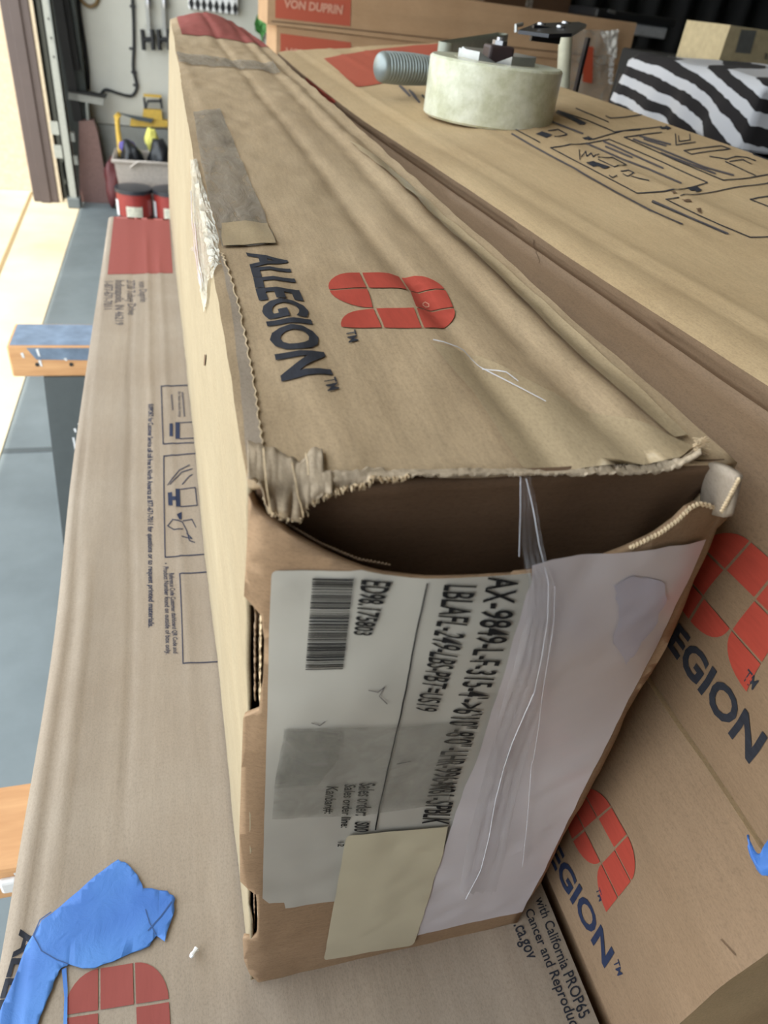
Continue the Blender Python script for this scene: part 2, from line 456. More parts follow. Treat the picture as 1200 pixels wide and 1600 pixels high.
def textmesh(s, bold=0.0, cw=0.0):
    key = (s, bold, cw)
    if key in _tcache: return _tcache[key]
    cu = bpy.data.curves.new('t', 'FONT'); cu.body = s; cu.offset = bold; cu.resolution_u = 3; cu.space_character = 1 + cw
    o = bpy.data.objects.new('t', cu); COL.objects.link(o)
    bpy.context.view_layer.update()
    me = o.evaluated_get(bpy.context.evaluated_depsgraph_get()).to_mesh()
    vs = [(v.co.x, v.co.y) for v in me.vertices]; fs = [tuple(p.vertices) for p in me.polygons]
    bpy.data.objects.remove(o); bpy.data.curves.remove(cu)
    _tcache[key] = (vs, fs); return vs, fs
def textinto(s, q, c, face, off, grid, bold=.01, coords=False, tail=None, cap=None):
    """q: BL, BR, TR, TL; with tail, only the last part of s (tail) fills the quad and the rest runs on before it"""
    vs, fs = textmesh(s, bold)
    xs = [v[0] for v in vs]; ys = [v[1] for v in vs]
    x0, x1, y0, y1 = min(xs), max(xs), (0 if cap is None else 0), (max(ys) if cap is None else cap)
    if tail:
        tv, _ = textmesh(tail, bold); tw = max(v[0] for v in tv) - min(v[0] for v in tv); x0 = x1 - tw
    Q = [Vector(p) if coords else c.inv(face, *p) for p in q]
    bm = bmesh.new(); bv = []
    for x, y in vs:
        u = (x - x0) / (x1 - x0); v = (y - y0) / (y1 - y0)
        p = (Q[0].lerp(Q[1], u)) * (1 - v) + (Q[3].lerp(Q[2], u)) * v if 0 <= u <= 1 else (Q[0] + (Q[1]-Q[0])*u) * (1-v) + (Q[3] + (Q[2]-Q[3])*u) * v
        bv.append(bm.verts.new((p.x, p.y, 0)))
    for f in fs:
        try: bm.faces.new([bv[i] for i in f])
        except ValueError: pass
    return flat_to_surface(bm, c, face, off, grid)
def text(name, s, q, c, face, mat, parent, off=.004, grid=.15, bold=.01, **kw):
    v, f = textinto(s, q, c, face, off, grid, bold, **kw)
    return tag(obj(name, v, f, mat, parent, True), kind='stuff')
def logo_cells():
    g = .035; cells = []
    def quarter(cx_, cy_, a0, r=1 - 2 * g, n=8):
        return [(cx_ + r * math.cos(a0 + math.pi/2*k/n), cy_ + r * math.sin(a0 + math.pi/2*k/n)) for k in range(n + 1)]
    def sq(i, j): return [(i+g, j+g), (i+1-g, j+g), (i+1-g, j+1-g), (i+g, j+1-g)]
    cells.append([(1-g, 1-g)] + quarter(1-g, 1-g, math.pi))                 # bottom left, round outside
    cells.append([(1+g, 1-g)] + quarter(1+g, 1-g, 1.5*math.pi))             # bottom middle
    cells.append([(3-g, 1-g)] + quarter(3-g, 1-g, math.pi))                 # leaf
    cells.append(sq(0, 1)); cells.append(sq(2, 1))
    cells.append([(1-g, 2+g)] + quarter(1-g, 2+g, .5*math.pi))
    cells.append(sq(1, 2))
    cells.append([(2+g, 2+g)] + quarter(2+g, 2+g, 0))
    return cells
def logo(c, face, q, mat, parent, off=.004, coords=False):
    """nine-block arch emblem, each block a part of the print"""
    Q = [Vector(p) if coords else c.inv(face, *p) for p in q]
    polys = []
    for cell in logo_cells():
        poly = []
        for u, v in cell:
            u /= 3; v /= 3
            p = (Q[0] + (Q[1]-Q[0])*u) * (1-v) + (Q[3] + (Q[2]-Q[3])*u) * v
            poly.append((p.x, p.y))
        polys.append(poly)
    return multi_decal('printed_emblem', c, face, polys, mat, parent, off, .12, True)

# ================================================================ SETTING
def struct(name, mb, mat): return tag(mb.build(name, mat), kind='structure')
WY = 54.5
struct('floor', MB().box((-5.9, -40, FL - 1), (42, WY + 1, FL)), M['floor'])
struct('driveway_slab', MB().box((-60, -40, FL - 1.1), (-5.95, 90, FL - .02)), M['concrete'])
ja, jb = at(50, 300, z=FL), at(0, 420, z=FL)
d_ = (jb - ja).normalized(); n_ = Vector((-d_.y, d_.x, 0)) * .09
struct('trim_1', MB().prism([ja + n_, ja - n_, ja + d_*45 - n_, ja + d_*45 + n_], (0, 0, .02)), M['joint'])
struct('trim_2', MB().box((-5.9, 21.55, FL), (-1, 21.85, FL + .01)), M['darkgrey'])
struct('wall_back', MB().box((-4.9, WY, FL), (42, WY + 1, 12)), M['wall'])
struct('baseboard_back', MB().box((-4.9, WY - .6, FL), (42, WY - .01, -9.0)), M['stem'])
struct('wall_right', MB().box((42, -41, FL), (43, WY + 1, 12)), M['darkwall'])
struct('wall_front_light_block', MB().box((-5.9, -6, FL), (42, -5, 12)), M['jamb'])  # unseen wall, placed close and dark to cut the light from behind
struct('ceiling', MB().box((-5.9, -41, 12), (43, WY + 1, 13)), M['ceiling'])
struct('door_1', MB().box((-6.4, -41, 9.5), (-5.9, WY, 12.5)), M['wall'])
struct('wall_outside', MB().box((-60, 54.7, FL), (-8.7, 56, 14)), M['stucco'])
struct('wall_return', MB().box((-7.2, 53.2, FL), (-4.9, 54.6, 12)), M['shadedreturn'])
struct('door_frame', MB().bev((-8.75, 52.0, FL), (-7.25, 54.6, 12), .06).bev((-8.3, 51.8, FL), (-7.7, 52.0, 12), .05), M['jamb'])
struct('trim_3', MB().box((-7.24, 52.1, FL), (-7.05, 52.6, 12)), M['strip'])

# the garage-door track: galvanised channel with brackets
t = empty('door_track', (-6.2, 51, FL), 'galvanised vertical garage door track bolted beside the brown door frame', 'track')
mb = MB().box((-6.5, 51.0, FL + .6), (-5.95, 51.08, 11.9)).box((-6.5, 51.0, FL + .6), (-6.42, 51.6, 11.9)).box((-6.03, 51.0, FL + .6), (-5.95, 51.6, 11.9))
mb.build('channel', M['galv'], t)
for z in (-9.3, -10.6):
    MB().box((-7.0, 51.3, z), (-6.5, 51.5, z + .7)).build('bracket', M['galv'], t); MB().box((-5.95, 51.2, z - .3), (-5.7, 51.5, z + .2)).build('bracket', M['galv'], t)
MB().bev((-6.6, 50.8, FL), (-5.85, 51.7, FL + .6), .05).build('foot_block', M['darkgrey'], t)
for z in (-5.2, -4.3, -3.4):
    MB().tube([(-6.2, 50.98, z), (-6.2, 51.05, z)], .06, 8).build('bolt', M['cable'], t)

# ================================================================ CARTONS
# ---- the big one in front
MX0, MX1, MY0, MY1, MZ0, MZ1 = .13, 1.55, 1.42, 15.0, -3.97, -1.0
def Dm(x, y, z):
    u = (x - MX0) / (MX1 - MX0); h = (z - MZ0) / (MZ1 - MZ0); v = max(0, y - MY0)
    X, Y, Z = x, y, z
    Z += .017 * v * h                                        # lid rises slightly towards the far end
    X += -(.0175 * v) * u * h - .018 * v * (1 - u) * (1 - h) + .002 * v * (1-u) * h * -1
    top = sm((h - .9) / .1)
    # crushed lengthwise creases in the lid
    uu = u + .02 * nz(0, y, 1, .7)
    Z += top * (-.018 * gau(uu - .60 + .012 * v, .03) - .014 * gau(uu - .78, .035) + .010 * gau(uu - .86, .03) - .02 * gau(uu - .93, .03) * sm(v)
                + .012 * nz(x, y * .35, 3, 3) + .010 * nz(x, y * .5, 7, 7) + .02 * math.sin(math.pi * u) * sm((y - 11) / 4) * 6)
    Z += top * .008 * gau(uu - .2 + .02 * v, .03)
    Z -= top * .05 * sm((y - 12) / 3) * abs(u - .5) * 2
    # the long side wall waves a little
    if u < .02: X += .016 * nz(3, y * .6, z * 1.2, 1.1) * sm(v * .5) - .03 * math.sin(math.pi * h) * sm(v / 3)
    if u > .98: X += .02 * nz(9, y * .5, z, 1)
    X += .006 * nz(y, z, x, 5)
    return X, Y, Z
Cm = Carton((MX0, MX1, MY0, MY1, MZ0, MZ1), Dm)
main = empty('cardboard_carton', (.84, 8, -3.97), 'tall narrow tan carton in front, torn open at its labelled near end', 'carton')
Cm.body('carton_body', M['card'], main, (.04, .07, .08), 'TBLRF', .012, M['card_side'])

_b = main.children[0]; _l = _b.data
_bm = bmesh.new(); _bm.from_mesh(_l); _o = Wp((.84, 8, -3.97))
_kill = [f for f in _bm.faces if abs(f.normal.x) > .7 and (f.calc_center_median() + _o).x < .3 * S and (f.calc_center_median() + _o).y < 1.5 * S
         and any(a < ((f.calc_center_median() + _o).z - CAMZ) / S < b for a, b in ((-1.97, -1.40), (-3.33, -2.98)))]
bmesh.ops.delete(_bm, geom=_kill, context='FACES'); _bm.to_mesh(_l); _bm.free()
# front end panel, sagging open at its top edge
def Df(x, y, z):
    u = (x - .12) / 1.44
    b = .16 * max(0, math.sin(math.pi * min(1, max(0, u)))) ** .8 * sm((z + 2.7) / 1.4)
    b += .02 * sm((z + 3.3) / 2) * nz(x, z, 2, 2.4) + .006 * nz(x, z, 5, 9)
    # rounded left corner
    cor = max(0, (.19 - x) / .07); 
    return x, y - .012 - b + .012 * min(1.4, cor) ** 2, z
Cf = Carton((.12, 1.56, 1.42, 1.5, -3.97, -1.0), Df); Cf.st = (.05, .07, .05)
out = [(388,772),(396,792),(410,806),(428,818),(450,834),(475,850),(505,866),(535,880),(565,892),(600,901),(640,906),(700,908),(760,906),(800,903),
       (830,897),(880,889),(930,878),(985,858),(1030,836),(1058,816),(1078,796),(1092,789),(1108,792),(1138,808),(1133,814),(1120,826),(1108,858),(1085,905),(1060,968),(1042,1010),(1018,1052),(1000,1078),
       (980,1112),(960,1160),(938,1205),(920,1238),(900,1272),(880,1306),(862,1345),(845,1380),(822,1412),(808,1443),
       (700,1472),(600,1497),(500,1522),(430,1533),(405,1536),(390,1522),(381,1500),(379,1466),(392,1468),(401,1462),(403,1430),(400,1398),(388,1390),(375,1377),
       (374,1300),(377,1200),(380,1122),(392,1116),(404,1112),(411,1060),(413,1000),(408,962),(398,950),(381,932),(384,880),(387,820)]
fp = decal('end_panel', Cf, 'front', out, M['card_end'], main, 0, .07)
m = fp.modifiers.new('board', 'SOLIDIFY'); m.thickness = .022 * S; m.offset = 1

# inner top flap folded down behind the end panel, its recess shade put into the colour
def sheet(name, fn, nu, nv, mat, parent, thick=.01):
    vs = [fn(i / nu, j / nv) for j in range(nv + 1) for i in range(nu + 1)]
    fs = [(j*(nu+1)+i, j*(nu+1)+i+1, (j+1)*(nu+1)+i+1, (j+1)*(nu+1)+i) for j in range(nv) for i in range(nu)]
    o = obj(name, vs, fs, mat, parent, True)
    if thick:
        m = o.modifiers.new('sheet', 'SOLIDIFY'); m.thickness = thick * S; m.offset = 0
    return o
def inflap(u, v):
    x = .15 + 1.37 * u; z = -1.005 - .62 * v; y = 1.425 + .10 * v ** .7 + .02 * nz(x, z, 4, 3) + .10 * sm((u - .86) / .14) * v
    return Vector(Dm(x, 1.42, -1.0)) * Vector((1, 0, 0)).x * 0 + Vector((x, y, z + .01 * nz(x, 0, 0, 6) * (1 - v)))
sheet('inner_flap', inflap, 48, 16, M['card_inner_shaded'], main, .03)
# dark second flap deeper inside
sheet('dust_flap', lambda u, v: Vector((.16 + 1.3 * u, 1.62 + .05 * math.sin(3 * u), -1.5 - 2.3 * v)), 10, 8, M['card_inner_shaded'], main, .03)

# torn top paper hanging over the front edge
def torn():
    xs = [(387,744,749),(396,747,752),(406,750,757),(410,751,768),(414,752,790),(418,752,798),(424,753,800),(432,754,801),(440,754,806),(455,754,811),(470,754,813),(477,754,800),(482,753,790),(500,752,778),
          (520,751,770),(545,749,761),(575,746,754),(578,745,747),(610,744,750),(640,742,744),(642,742,745),(700,741,743),(760,740,742),(815,740,742),(900,739,742),(985,737,741),(1040,732,737),(1075,716,722),(1098,702,708)]
    rnd = random.Random(4); cols = []; j1 = 0
    for i in range(len(xs) - 1):
        a, b = xs[i], xs[i + 1]; n = max(2, int((b[0] - a[0]) / 2.0))
        for k in range(n):
            t = k / n; j1 = j1 * .6 + rnd.uniform(-1.3, 1.6)
            cols.append((a[0]+(b[0]-a[0])*t, a[1]+(b[1]-a[1])*t, a[2]+(b[2]-a[2])*t + (j1 if a[0] < 1060 else 0)))
    vs = []; nv = 12
    for px, pe, pb in cols:
        L = max(1.5, pb - pe)
        if px < 505: back = 30 + 20 * sm((470 - px) / 60) + 5 * nz(px * .05, 0, 0) + (16 * sm((px - 470) / 20) if px > 470 else 0)
        else: back = (9 + 9 * nz(px * .02, 1, 0) + 5 * nz(px * .09, 4, 0)) * (1 if px < 600 else .35)
        for j in range(nv):
            if j < 4:
                a, b = Cm.inv('top', px, pe - back * (1 - j / 4)); b = max(b, MY0 + .003)
                p = Cm.pt('top', a, b, .006 + .012 * abs(nz(px * .06, j * .4, 2)) * (1 if px < 520 else .4) + .003 * j * (1 if px < 520 else 0))
            else:
                t = (j - 4) / (nv - 5)
                yy = 1.412 - .03 * math.sin(min(1, t * 1.2) * 1.5) * (1 if px < 520 else .3) - .045 * abs(nz(px * .045, t * .8, 6)) * t * (1 if px < 520 else .3)
                p = at(px, pe + L * t, y=yy)
            vs.append(p)
    n = len(cols)
    fs = [(i*nv+j, (i+1)*nv+j, (i+1)*nv+j+1, i*nv+j+1) for i in range(n-1) for j in range(nv-1)]
    o = obj('torn_paper', vs, fs, M['card_torn'], main, True)
    m = o.modifiers.new('sheet', 'SOLIDIFY'); m.thickness = .004 * S
    tag(o, 'ragged torn outer paper hanging over the near edge')
    # fibres
    mb = MB()
    for _ in range(150):
        px = rnd.uniform(412, 640)
        c = min(cols, key=lambda q: abs(q[0] - px)); y0 = c[2]
        a = at(px, y0 - 3, y=1.378); b = at(px + rnd.uniform(-5, 5), y0 + rnd.uniform(1, 8), y=1.37 + rnd.uniform(-.02, .02))
        mb.tube([a, (a + b) / 2 + Vector((rnd.uniform(-.006, .006), 0, 0)), b], .0012, 4, False)
    for _ in range(60):
        px = rnd.uniform(1085, 1104); py = rnd.uniform(684, 712)
        a = at(px - 4, py, y=1.47); b = at(px + rnd.uniform(0, 8), py + rnd.uniform(-6, 5), y=1.46)
        mb.tube([a, b], .0016, 4, False)
    o = mb.build('paper_fibre', M['card_edge'], main); tag(o, kind='stuff')
torn()
# strands of the ripped reinforcing thread
mb = MB()
for pts in ([(412,700),(414,730),(417,760),(421,785),(425,803)], [(456,722),(462,750),(466,775),(471,790),(474,808)], [(478,708),(481,725),(482,742)]):
    mb.tube([at(x, y, y=1.36 if y > 745 else 1.36 + (745 - y) * .0012) for x, y in pts], .002, 5)
tag(mb.build('thread', M['card_edge'], main, True), kind='stuff')
# overlapped strip along the left edge with a serrated lip
lip = [(420,800),(414,760),(410,700),(403,650),(396,600),(388,555),(378,505),(366,455),(352,412),(345,395)]
ser = []
for (a, b), (c, d) in zip(lip, lip[1:]):
    n = 7
    for k in range(n): ser.append((a+(c-a)*k/n + (1.6 if k % 2 else -1.6), b+(d-b)*k/n))
edge = [(343,400),(352,440),(362,490),(368,540),(375,600),(381,660),(386,720),(389,745)]
ser = [p for p in ser if p[1] < 742]
o = decal('edge_strip', Cm, 'top', ser + edge, M['card_grey'], main, .006, .08); tag(o, 'greyer overlapped strip with serrated lip')
lines('serrated_lip', Cm, 'top', [ser], 2.0, M['card_edge'], main, .009)
# slots cut in the left corner, with the board layers showing
for (za, zb) in ((at(381,932,y=1.42).z, at(392,1116,y=1.42).z), (at(375,1377,y=1.42).z, at(392,1466,y=1.42).z)):
    for x, yo, mt in ((.150, .02, 'flute'), (.164, .0, 'card_edge')):
        rnd = random.Random(int(x * 1000)); vs = []; n = 40
        for k in range(n + 1):
            z = za - .05 + (zb + .03 - za + .05) * k / n; j = rnd.uniform(-.002, .002)
            vs += [(x + j, 1.425 + yo + rnd.uniform(0, .006), z), (x + j, 1.47, z)]
        o = obj('board_layer', vs, [(2*k, 2*k+1, 2*k+3, 2*k+2) for k in range(n)], M[mt], main)
        m = o.modifiers.new('sheet', 'SOLIDIFY'); m.thickness = .003 * S
# corrugated core along the sagging upper edge of the end panel, and the right-hand flap end
def flute_edge(pts, yoff, name='corrugated_edge', amp=1.6, w=.006):
    mb = MB(); P = []
    for (a, b) in zip(pts, pts[1:]):
        a = Vector(a); b = Vector(b); n = max(2, int((b - a).length / 3))
        for k in range(n): P.append(a.lerp(b, k / n))
    Q = []
    for i, p in enumerate(P):
        a, b = Cf.inv('front', p.x, p.y - 2 + (amp if i % 2 else -amp))
        q = Cf.pt('front', a, b); q.y += yoff; Q.append(q)
    return mb.tube(Q, w, 5, True).build(name, M['card_edge'], main)
flute_edge([(985,858),(1030,836),(1058,816),(1078,796),(1092,789),(1108,792),(1134,806)], .0)
o = flute_edge([(390,780),(412,809),(450,836),(505,868),(565,893),(620,903)], .045, amp=.8, w=.003); o.data.materials[0] = M['flute']
fl = [((1098,728,1.47),(1100,792,1.47)), ((1112,722,1.42),(1104,800,1.42)), ((1132,728,1.36),(1120,804,1.36)), ((1150,738,1.30),(1137,808,1.30)), ((1155,744,1.28),(1140,802,1.28))]
def endflap(u, v):
    k = min(3, int(u * 4)); t = u * 4 - k
    a = at(fl[k][0][0], fl[k][0][1], y=fl[k][0][2]).lerp(at(fl[k+1][0][0], fl[k+1][0][1], y=fl[k+1][0][2]), t)
    b = at(fl[k][1][0], fl[k][1][1], y=fl[k][1][2]).lerp(at(fl[k+1][1][0], fl[k+1][1][1], y=fl[k+1][1][2]), t)
    return a.lerp(b, v)
sheet('end_flap', endflap, 12, 6, M['card_grey'], main, .02)
mb = MB(); Q = []
for i in range(26):
    t = i / 25; p = at(1155 - 28 * t + (1.5 if i % 2 else -1.5), 748 + 52 * t, y=1.27 + .02 * t); Q.append(p)
mb.tube(Q, .005, 5).build('corrugated_edge', M['card_edge'], main)

# lid print
text('printed_lettering', 'ALLEGION', [(387,396),(444,597),(521,587),(446,398)], Cm, 'top', M['black'], main, bold=.035)
text('printed_lettering', 'TM', [(505,593),(512,613),(530,608),(524,590)], Cm, 'top', M['black'], main, bold=.01)
text('printed_lettering', 'TM', [(540,519),(545,537),(560,533),(555,516)], Cm, 'top', M['black'], main, bold=.01)
o = logo(Cm, 'top', [(502,425),(531,513),(725,517),(683,429)], M['red'], main); tag(o, 'red block emblem printed on the lid')
lines('ink_scrawl', Cm, 'top', [[(660,476),(664,474),(670,477),(670,481),(664,482),(660,479),(660,476)]], 1.3, M['palered'], main, .006)
# far red band and tapes on the lid
decal('printed_band', Cm, 'top', [(.26,14.95),(.6,14.95),(1,14.95),(1.54,14.95),(1.54,11.6),(1.25,11.9),(1,12.0),(.6,12.05),(.26,12.0)], M['red2'], main, .008, coords=True)
o = decal('packing_tape', Cm, 'top', [(.14,9.9),(1.35,9.9),(1.32,9.1),(.14,9.0)], M['tape_grey'], main, .012, coords=True)
o = decal('packing_tape', Cm, 'top', rag([(302,176),(344,171),(372,240),(402,310),(432,383),(388,387),(347,388),(330,330),(314,255)], 1, 4), M['tape_grey'], main, .008, .12); tag(o, 'grey brown strip of packing tape on the lid')
decal('packing_tape', Cm, 'top', [(346,352),(418,352),(431,383),(388,386),(349,388)], M['tape_dull'], main, .011, .12)
decal('packing_tape', Cm, 'top', [(672,540),(745,560),(850,612),(960,655),(1080,702),(1050,730),(815,736),(790,700),(740,620)], M['tape_dull'], main, .012, .12)
decal('packing_tape', Cm, 'top', [(545,222),(628,280),(756,392),(847,473),(933,553),(1019,633),(1072,686),(1050,690),(960,612),(860,520),(740,400),(620,285)], M['tape_dull'], main, .017, .12)
lines('tape_crease_glint', Cm, 'top', [[(676,540),(720,556),(752,582),(800,608),(850,636)], [(755,585),(790,590),(808,604)]], 1.6, M['glint'], main, .022)
# crinkled clear tape wrapped over the left edge
def crinkle(name, rowpts, seed, mat):
    rnd = random.Random(seed); vs = []
    rows = []
    for (l, r), (l2, r2) in zip(rowpts, rowpts[1:]):
        for k in range(8):
            t = k / 8; rows.append((Vector(l).lerp(Vector(l2), t), Vector(r).lerp(Vector(r2), t)))
    nu = 10
    for i, (a, b) in enumerate(rows):
        for j in range(nu + 1):
            t = j / nu; p = a.lerp(b, t)
            # left part lies on the side wall, right part on the lid
            q = Cm.inv('top', p.x, p.y); X = max(MX0 + .001, q.x)
            if q.x >= MX0 + .002: P = Cm.pt('top', q.x, q.y, .012)
            else:
                s = Cm.inv('side', p.x, p.y); P = Cm.pt('side', s.x, min(-1.0, s.y), .012)
            P += Vector((rnd.uniform(-.004, .004), 0, rnd.uniform(-.006, .006))); vs.append(P)
    n = len(rows)
    return obj(name, vs, [(i*(nu+1)+j, i*(nu+1)+j+1, (i+1)*(nu+1)+j+1, (i+1)*(nu+1)+j) for i in range(n-1) for j in range(nu)], mat, main)
o = crinkle('clear_tape', [((300,250),(308,252)), ((302,290),(318,292)), ((303,330),(330,330)), ((306,370),(343,385)), ((312,420),(343,412)), ((318,455),(330,440)), ((322,495),(326,480))], 3, M['tape_shine'])
tag(o, 'shiny crinkled clear tape lifted along the left edge')
lines('tape_crease_glint', Cm, 'side', [[(303,300),(305,350),(309,390),(314,420),(320,450),(323,490)], [(309,350),(313,390),(318,420),(322,440)]], 2.2, M['glint'], main, .018, 2)
lines('side_crease', Cm, 'side', [[(322,555),(321,570)]], 2.0, M['card_inner_shaded'], main, .006, 2)

# labels on the end panel
def rnd_corner(p, c, q, r=8, n=4):
    p, c, q = Vector(p), Vector(c), Vector(q); a = c + (p - c).normalized() * r; b = c + (q - c).normalized() * r
    return [tuple(a.lerp(c, t).lerp(c.lerp(b, t), t)) for t in [k / n for k in range(n + 1)]]
lab = [(410,1402)] + rnd_corner((410,1405),(425,890),(560,893),10) + [(500,890),(545,891),(565,889),(600,896),(640,901),(700,902),(760,899),(828,894),(832,930),(812,1000),(784,1100),(752,1200),(718,1290),(668,1400),(600,1405),(525,1412),(522,1407),(446,1418),(444,1409),(420,1410)]
o = decal('shipping_label', Cf, 'front', lab, M['label'], main, .004, .07); tag(o, 'grey white printed shipping label')
sh = [(828,880),(860,870),(900,863),(940,861),(990,858),(1040,850),(1098,840),(1075,895),(1050,945),(1025,1000),(1000,1052),(960,1130),(920,1210),(880,1292),(845,1365),(815,1421),(735,1438),(651,1458),(656,1440),(668,1395),(690,1330),(704,1288),(739,1195),(770,1095),(800,990),(819,925),(828,905)]
o = decal('packing_sheet', Cf, 'front', sh, M['sheet'], main, .0115, .07); tag(o, 'blank lilac white paper under clear tape')
decal('blue_tint', Cf, 'front', rag([(955,910),(985,895),(1030,905),(1038,930),(1015,980),(985,1022),(975,1035),(955,1000),(962,950)], 3, 4), M['sheetblue'], main, .0145, .07)
stk = rnd_corner((505,1490),(540,1300),(698,1286),8) + [(698,1286),(690,1330),(668,1400)] + rnd_corner((668,1400),(645,1472),(505,1495),8) + rnd_corner((645,1472),(505,1495),(540,1300),6)
o = decal('blank_sticker', Cf, 'front', stk, M['sticker'], main, .016, .07); tag(o, 'blank cream sticker')
T = lambda s, q, **k: text('label_text', s, q, Cf, 'front', M['text'], main, off=.0088, grid=.09, **k)
T("AX-9849-L-F-315-4'->6'10\"-8'0\"-LHR-996-M81-SPBLK", [(762,898),(659,1284),(702,1286),(812,898)], bold=.013)
T("LBLAFL-249-LBS-PBT=US19", [(694,910),(648,1106),(681,1109),(744,912)], bold=.012)
T("ED98.175803", [(566,902),(553,988),(580,990),(612,906)], bold=.02)
T("Sales order:   S00", [(562,1220),(553,1296),(575,1297),(587,1220)], bold=.02)
T("Sales order line:", [(538,1222),(532,1290),(546,1290),(556,1223)], bold=.02)
T("Kanban#:", [(510,1225),(506,1268),(520,1268),(528,1226)], bold=.02)
T("12", [(527,1312),(527,1320),(537,1320),(537,1312)], bold=.01)
lines('label_rule', Cf, 'front', [[(667,909),(650,985),(630,1090),(610,1180),(586,1293)]], 2.2, M['text'], main, .0088, .07)
bars = []; rnd = random.Random(12); t_ = 0.
while t_ < 1:
    w_ = rnd.choice((.008, .008, .014, .02)); g_ = rnd.choice((.007, .007, .012, .016)); e_ = min(1, t_ + w_)
    L_ = lambda t: (489 + (478-489)*t, 900 + (1043-900)*t); R_ = lambda t: (553 + (536-553)*t, 901 + (1042-901)*t)
    bars.append([L_(t_), R_(t_), R_(e_), L_(e_)]); t_ = e_ + g_
multi_decal('barcode', Cf, 'front', bars, M['text'], main, .0088, .07)
lines('pen_scratch', Cf, 'front', [[(576,1075),(590,1078),(600,1070),(592,1084),(604,1096)], [(487,1126),(500,1130),(508,1124)], [(620,1190),(640,1186)]], 1.2, M['faint'], main, .0088)
decal('packing_tape', Cf, 'front', rag([(445,1133),(620,1130),(720,1124),(700,1252),(560,1270),(425,1275),(432,1200)], 1, 4), M['tape_band'], main, .0125, .07)
decal('packing_tape', Cf, 'front', rag([(446,1134),(534,1138),(528,1180),(495,1222),(428,1226)], 1.5, 5), M['tape_band'], main, .0150, .07)
# clear crinkled tape running down over the gap
def cleartape():
    rows = [(813,742,830),(813,790,838),(812,850,848),(820,900,858),(818,960,856),(800,1040,850),(775,1110,838),(757,1180,815),(740,1260,800),(725,1330,790),(715,1400,770)]
    vs = []; nu = 12; R2_ = []; rnd = random.Random(8)
    for (a, y, b), (a2, y2, b2) in zip(rows, rows[1:]):
        for k in range(6): t = k/6; R2_.append((a+(a2-a)*t, y+(y2-y)*t, b+(b2-b)*t))
    for a, y, b in R2_:
        for j in range(nu + 1):
            x = a + (b - a) * j / nu; wv = .010 * math.sin(j * 2.1 + y * .02) * (1 if y > 860 else .3)
            if y < 895: p = at(x, y, y=1.40 - (y - 742) / 153 * .16)
            else: q = Cf.inv('front', x, y); p = Cf.pt('front', q.x, q.y, .02)
            p.y += wv + rnd.uniform(-.002, .002); vs.append(p)
    n = len(R2_)
    o = obj('clear_tape', vs, [(i*(nu+1)+j, i*(nu+1)+j+1, (i+1)*(nu+1)+j+1, (i+1)*(nu+1)+j) for i in range(n-1) for j in range(nu)], M['tape_clear'], main, True)
    tag(o, 'wrinkled clear tape bridging the open gap')
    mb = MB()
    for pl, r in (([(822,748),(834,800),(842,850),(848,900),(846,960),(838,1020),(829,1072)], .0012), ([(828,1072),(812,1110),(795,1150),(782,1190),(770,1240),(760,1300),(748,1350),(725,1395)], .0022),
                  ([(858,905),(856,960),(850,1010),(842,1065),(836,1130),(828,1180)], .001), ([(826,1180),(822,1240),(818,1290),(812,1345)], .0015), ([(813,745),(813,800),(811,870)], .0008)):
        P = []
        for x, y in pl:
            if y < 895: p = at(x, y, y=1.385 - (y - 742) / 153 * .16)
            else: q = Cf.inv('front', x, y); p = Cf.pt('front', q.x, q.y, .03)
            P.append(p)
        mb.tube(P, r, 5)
    tag(mb.build('tape_crease_glint', M['glint'], main, True), kind='stuff')
cleartape()

# ---- the wide carton lying underneath
LX0, LX1, LY0, LY1, LZ0, LZ1 = -1.06, 1.79, .3, 14.7, -5.36, -3.99
def Dl(x, y, z):
    h = (z - LZ0) / (LZ1 - LZ0); u = (x - LX0) / (LX1 - LX0); X, Y, Z = x, y, z
    X += (1 - u) * (-.013 * max(0, y - 2) + .05 * gau(y - 3.8, 1.6))
    top = sm((h - .85) / .15)
    inside = sm(u * 14) * sm((1 - u) * 14)
    k = 0
    for c0, a, s0, s1 in ((-.86, .012, 1.6, 5.2), (-.52, -.010, 2, 12), (-.30, .010, 5, 14), (-.12, .008, 3, 13), (-.95, -.014, .3, 14)):
        k += a * gau(x - c0 - .02 * nz(0, y, c0, .8) + .012 * max(0, y - 4), .025) * sm((y - s0)) * sm((s1 - y))
    Z += top * (k + .004 * nz(x * 8, y * .25, 0, 1) * inside)
    Z -= top * .03 * gau(x - LX0, .03)
    return X, Y, Z
Cl = Carton((LX0, LX1, LY0, LY1, LZ0, LZ1), Dl)
low = empty('cardboard_carton', (.4, 7.5, LZ0), 'wide flat greyish tan carton lying on the two sawhorses under the torn one', 'carton')
Cl.body('carton_body', M['card_grey'], low, (.03, .15, .25), 'TBLRNF')
decal('printed_band', Cl, 'top', [(178,338),(264,337),(270,427),(168,429)], M['red2'], low, .004, .3)
for s, q in (('von Duprin', [(217,440),(219,472),(231,471),(228,440)]), ('2720 Tobey Drive', [(198,438),(200,492),(213,491),(211,438)]),
             ('Indianapolis, IN 46219', [(180,438),(180,508),(193,508),(195,438)]), ('1-877-671-7011', [(163,440),(162,484),(175,483),(177,440)])):
    text('printed_lettering', s, q, Cl, 'top', M['faint'], low, grid=.5, bold=.01)
text('printed_lettering', 'SUPPORT: for Customer Service call toll free in North America at 877-671-7011 for questions or to request printed materials.', [(232,632),(232,981),(241,981),(240,632)], Cl, 'top', M['navy'], low, grid=.5, bold=.02)
text('printed_lettering', 'Reference Code Customer dashboard QR Code and', [(264,896),(271,1021),(278,1021),(272,896)], Cl, 'top', M['navy'], low, grid=.5)
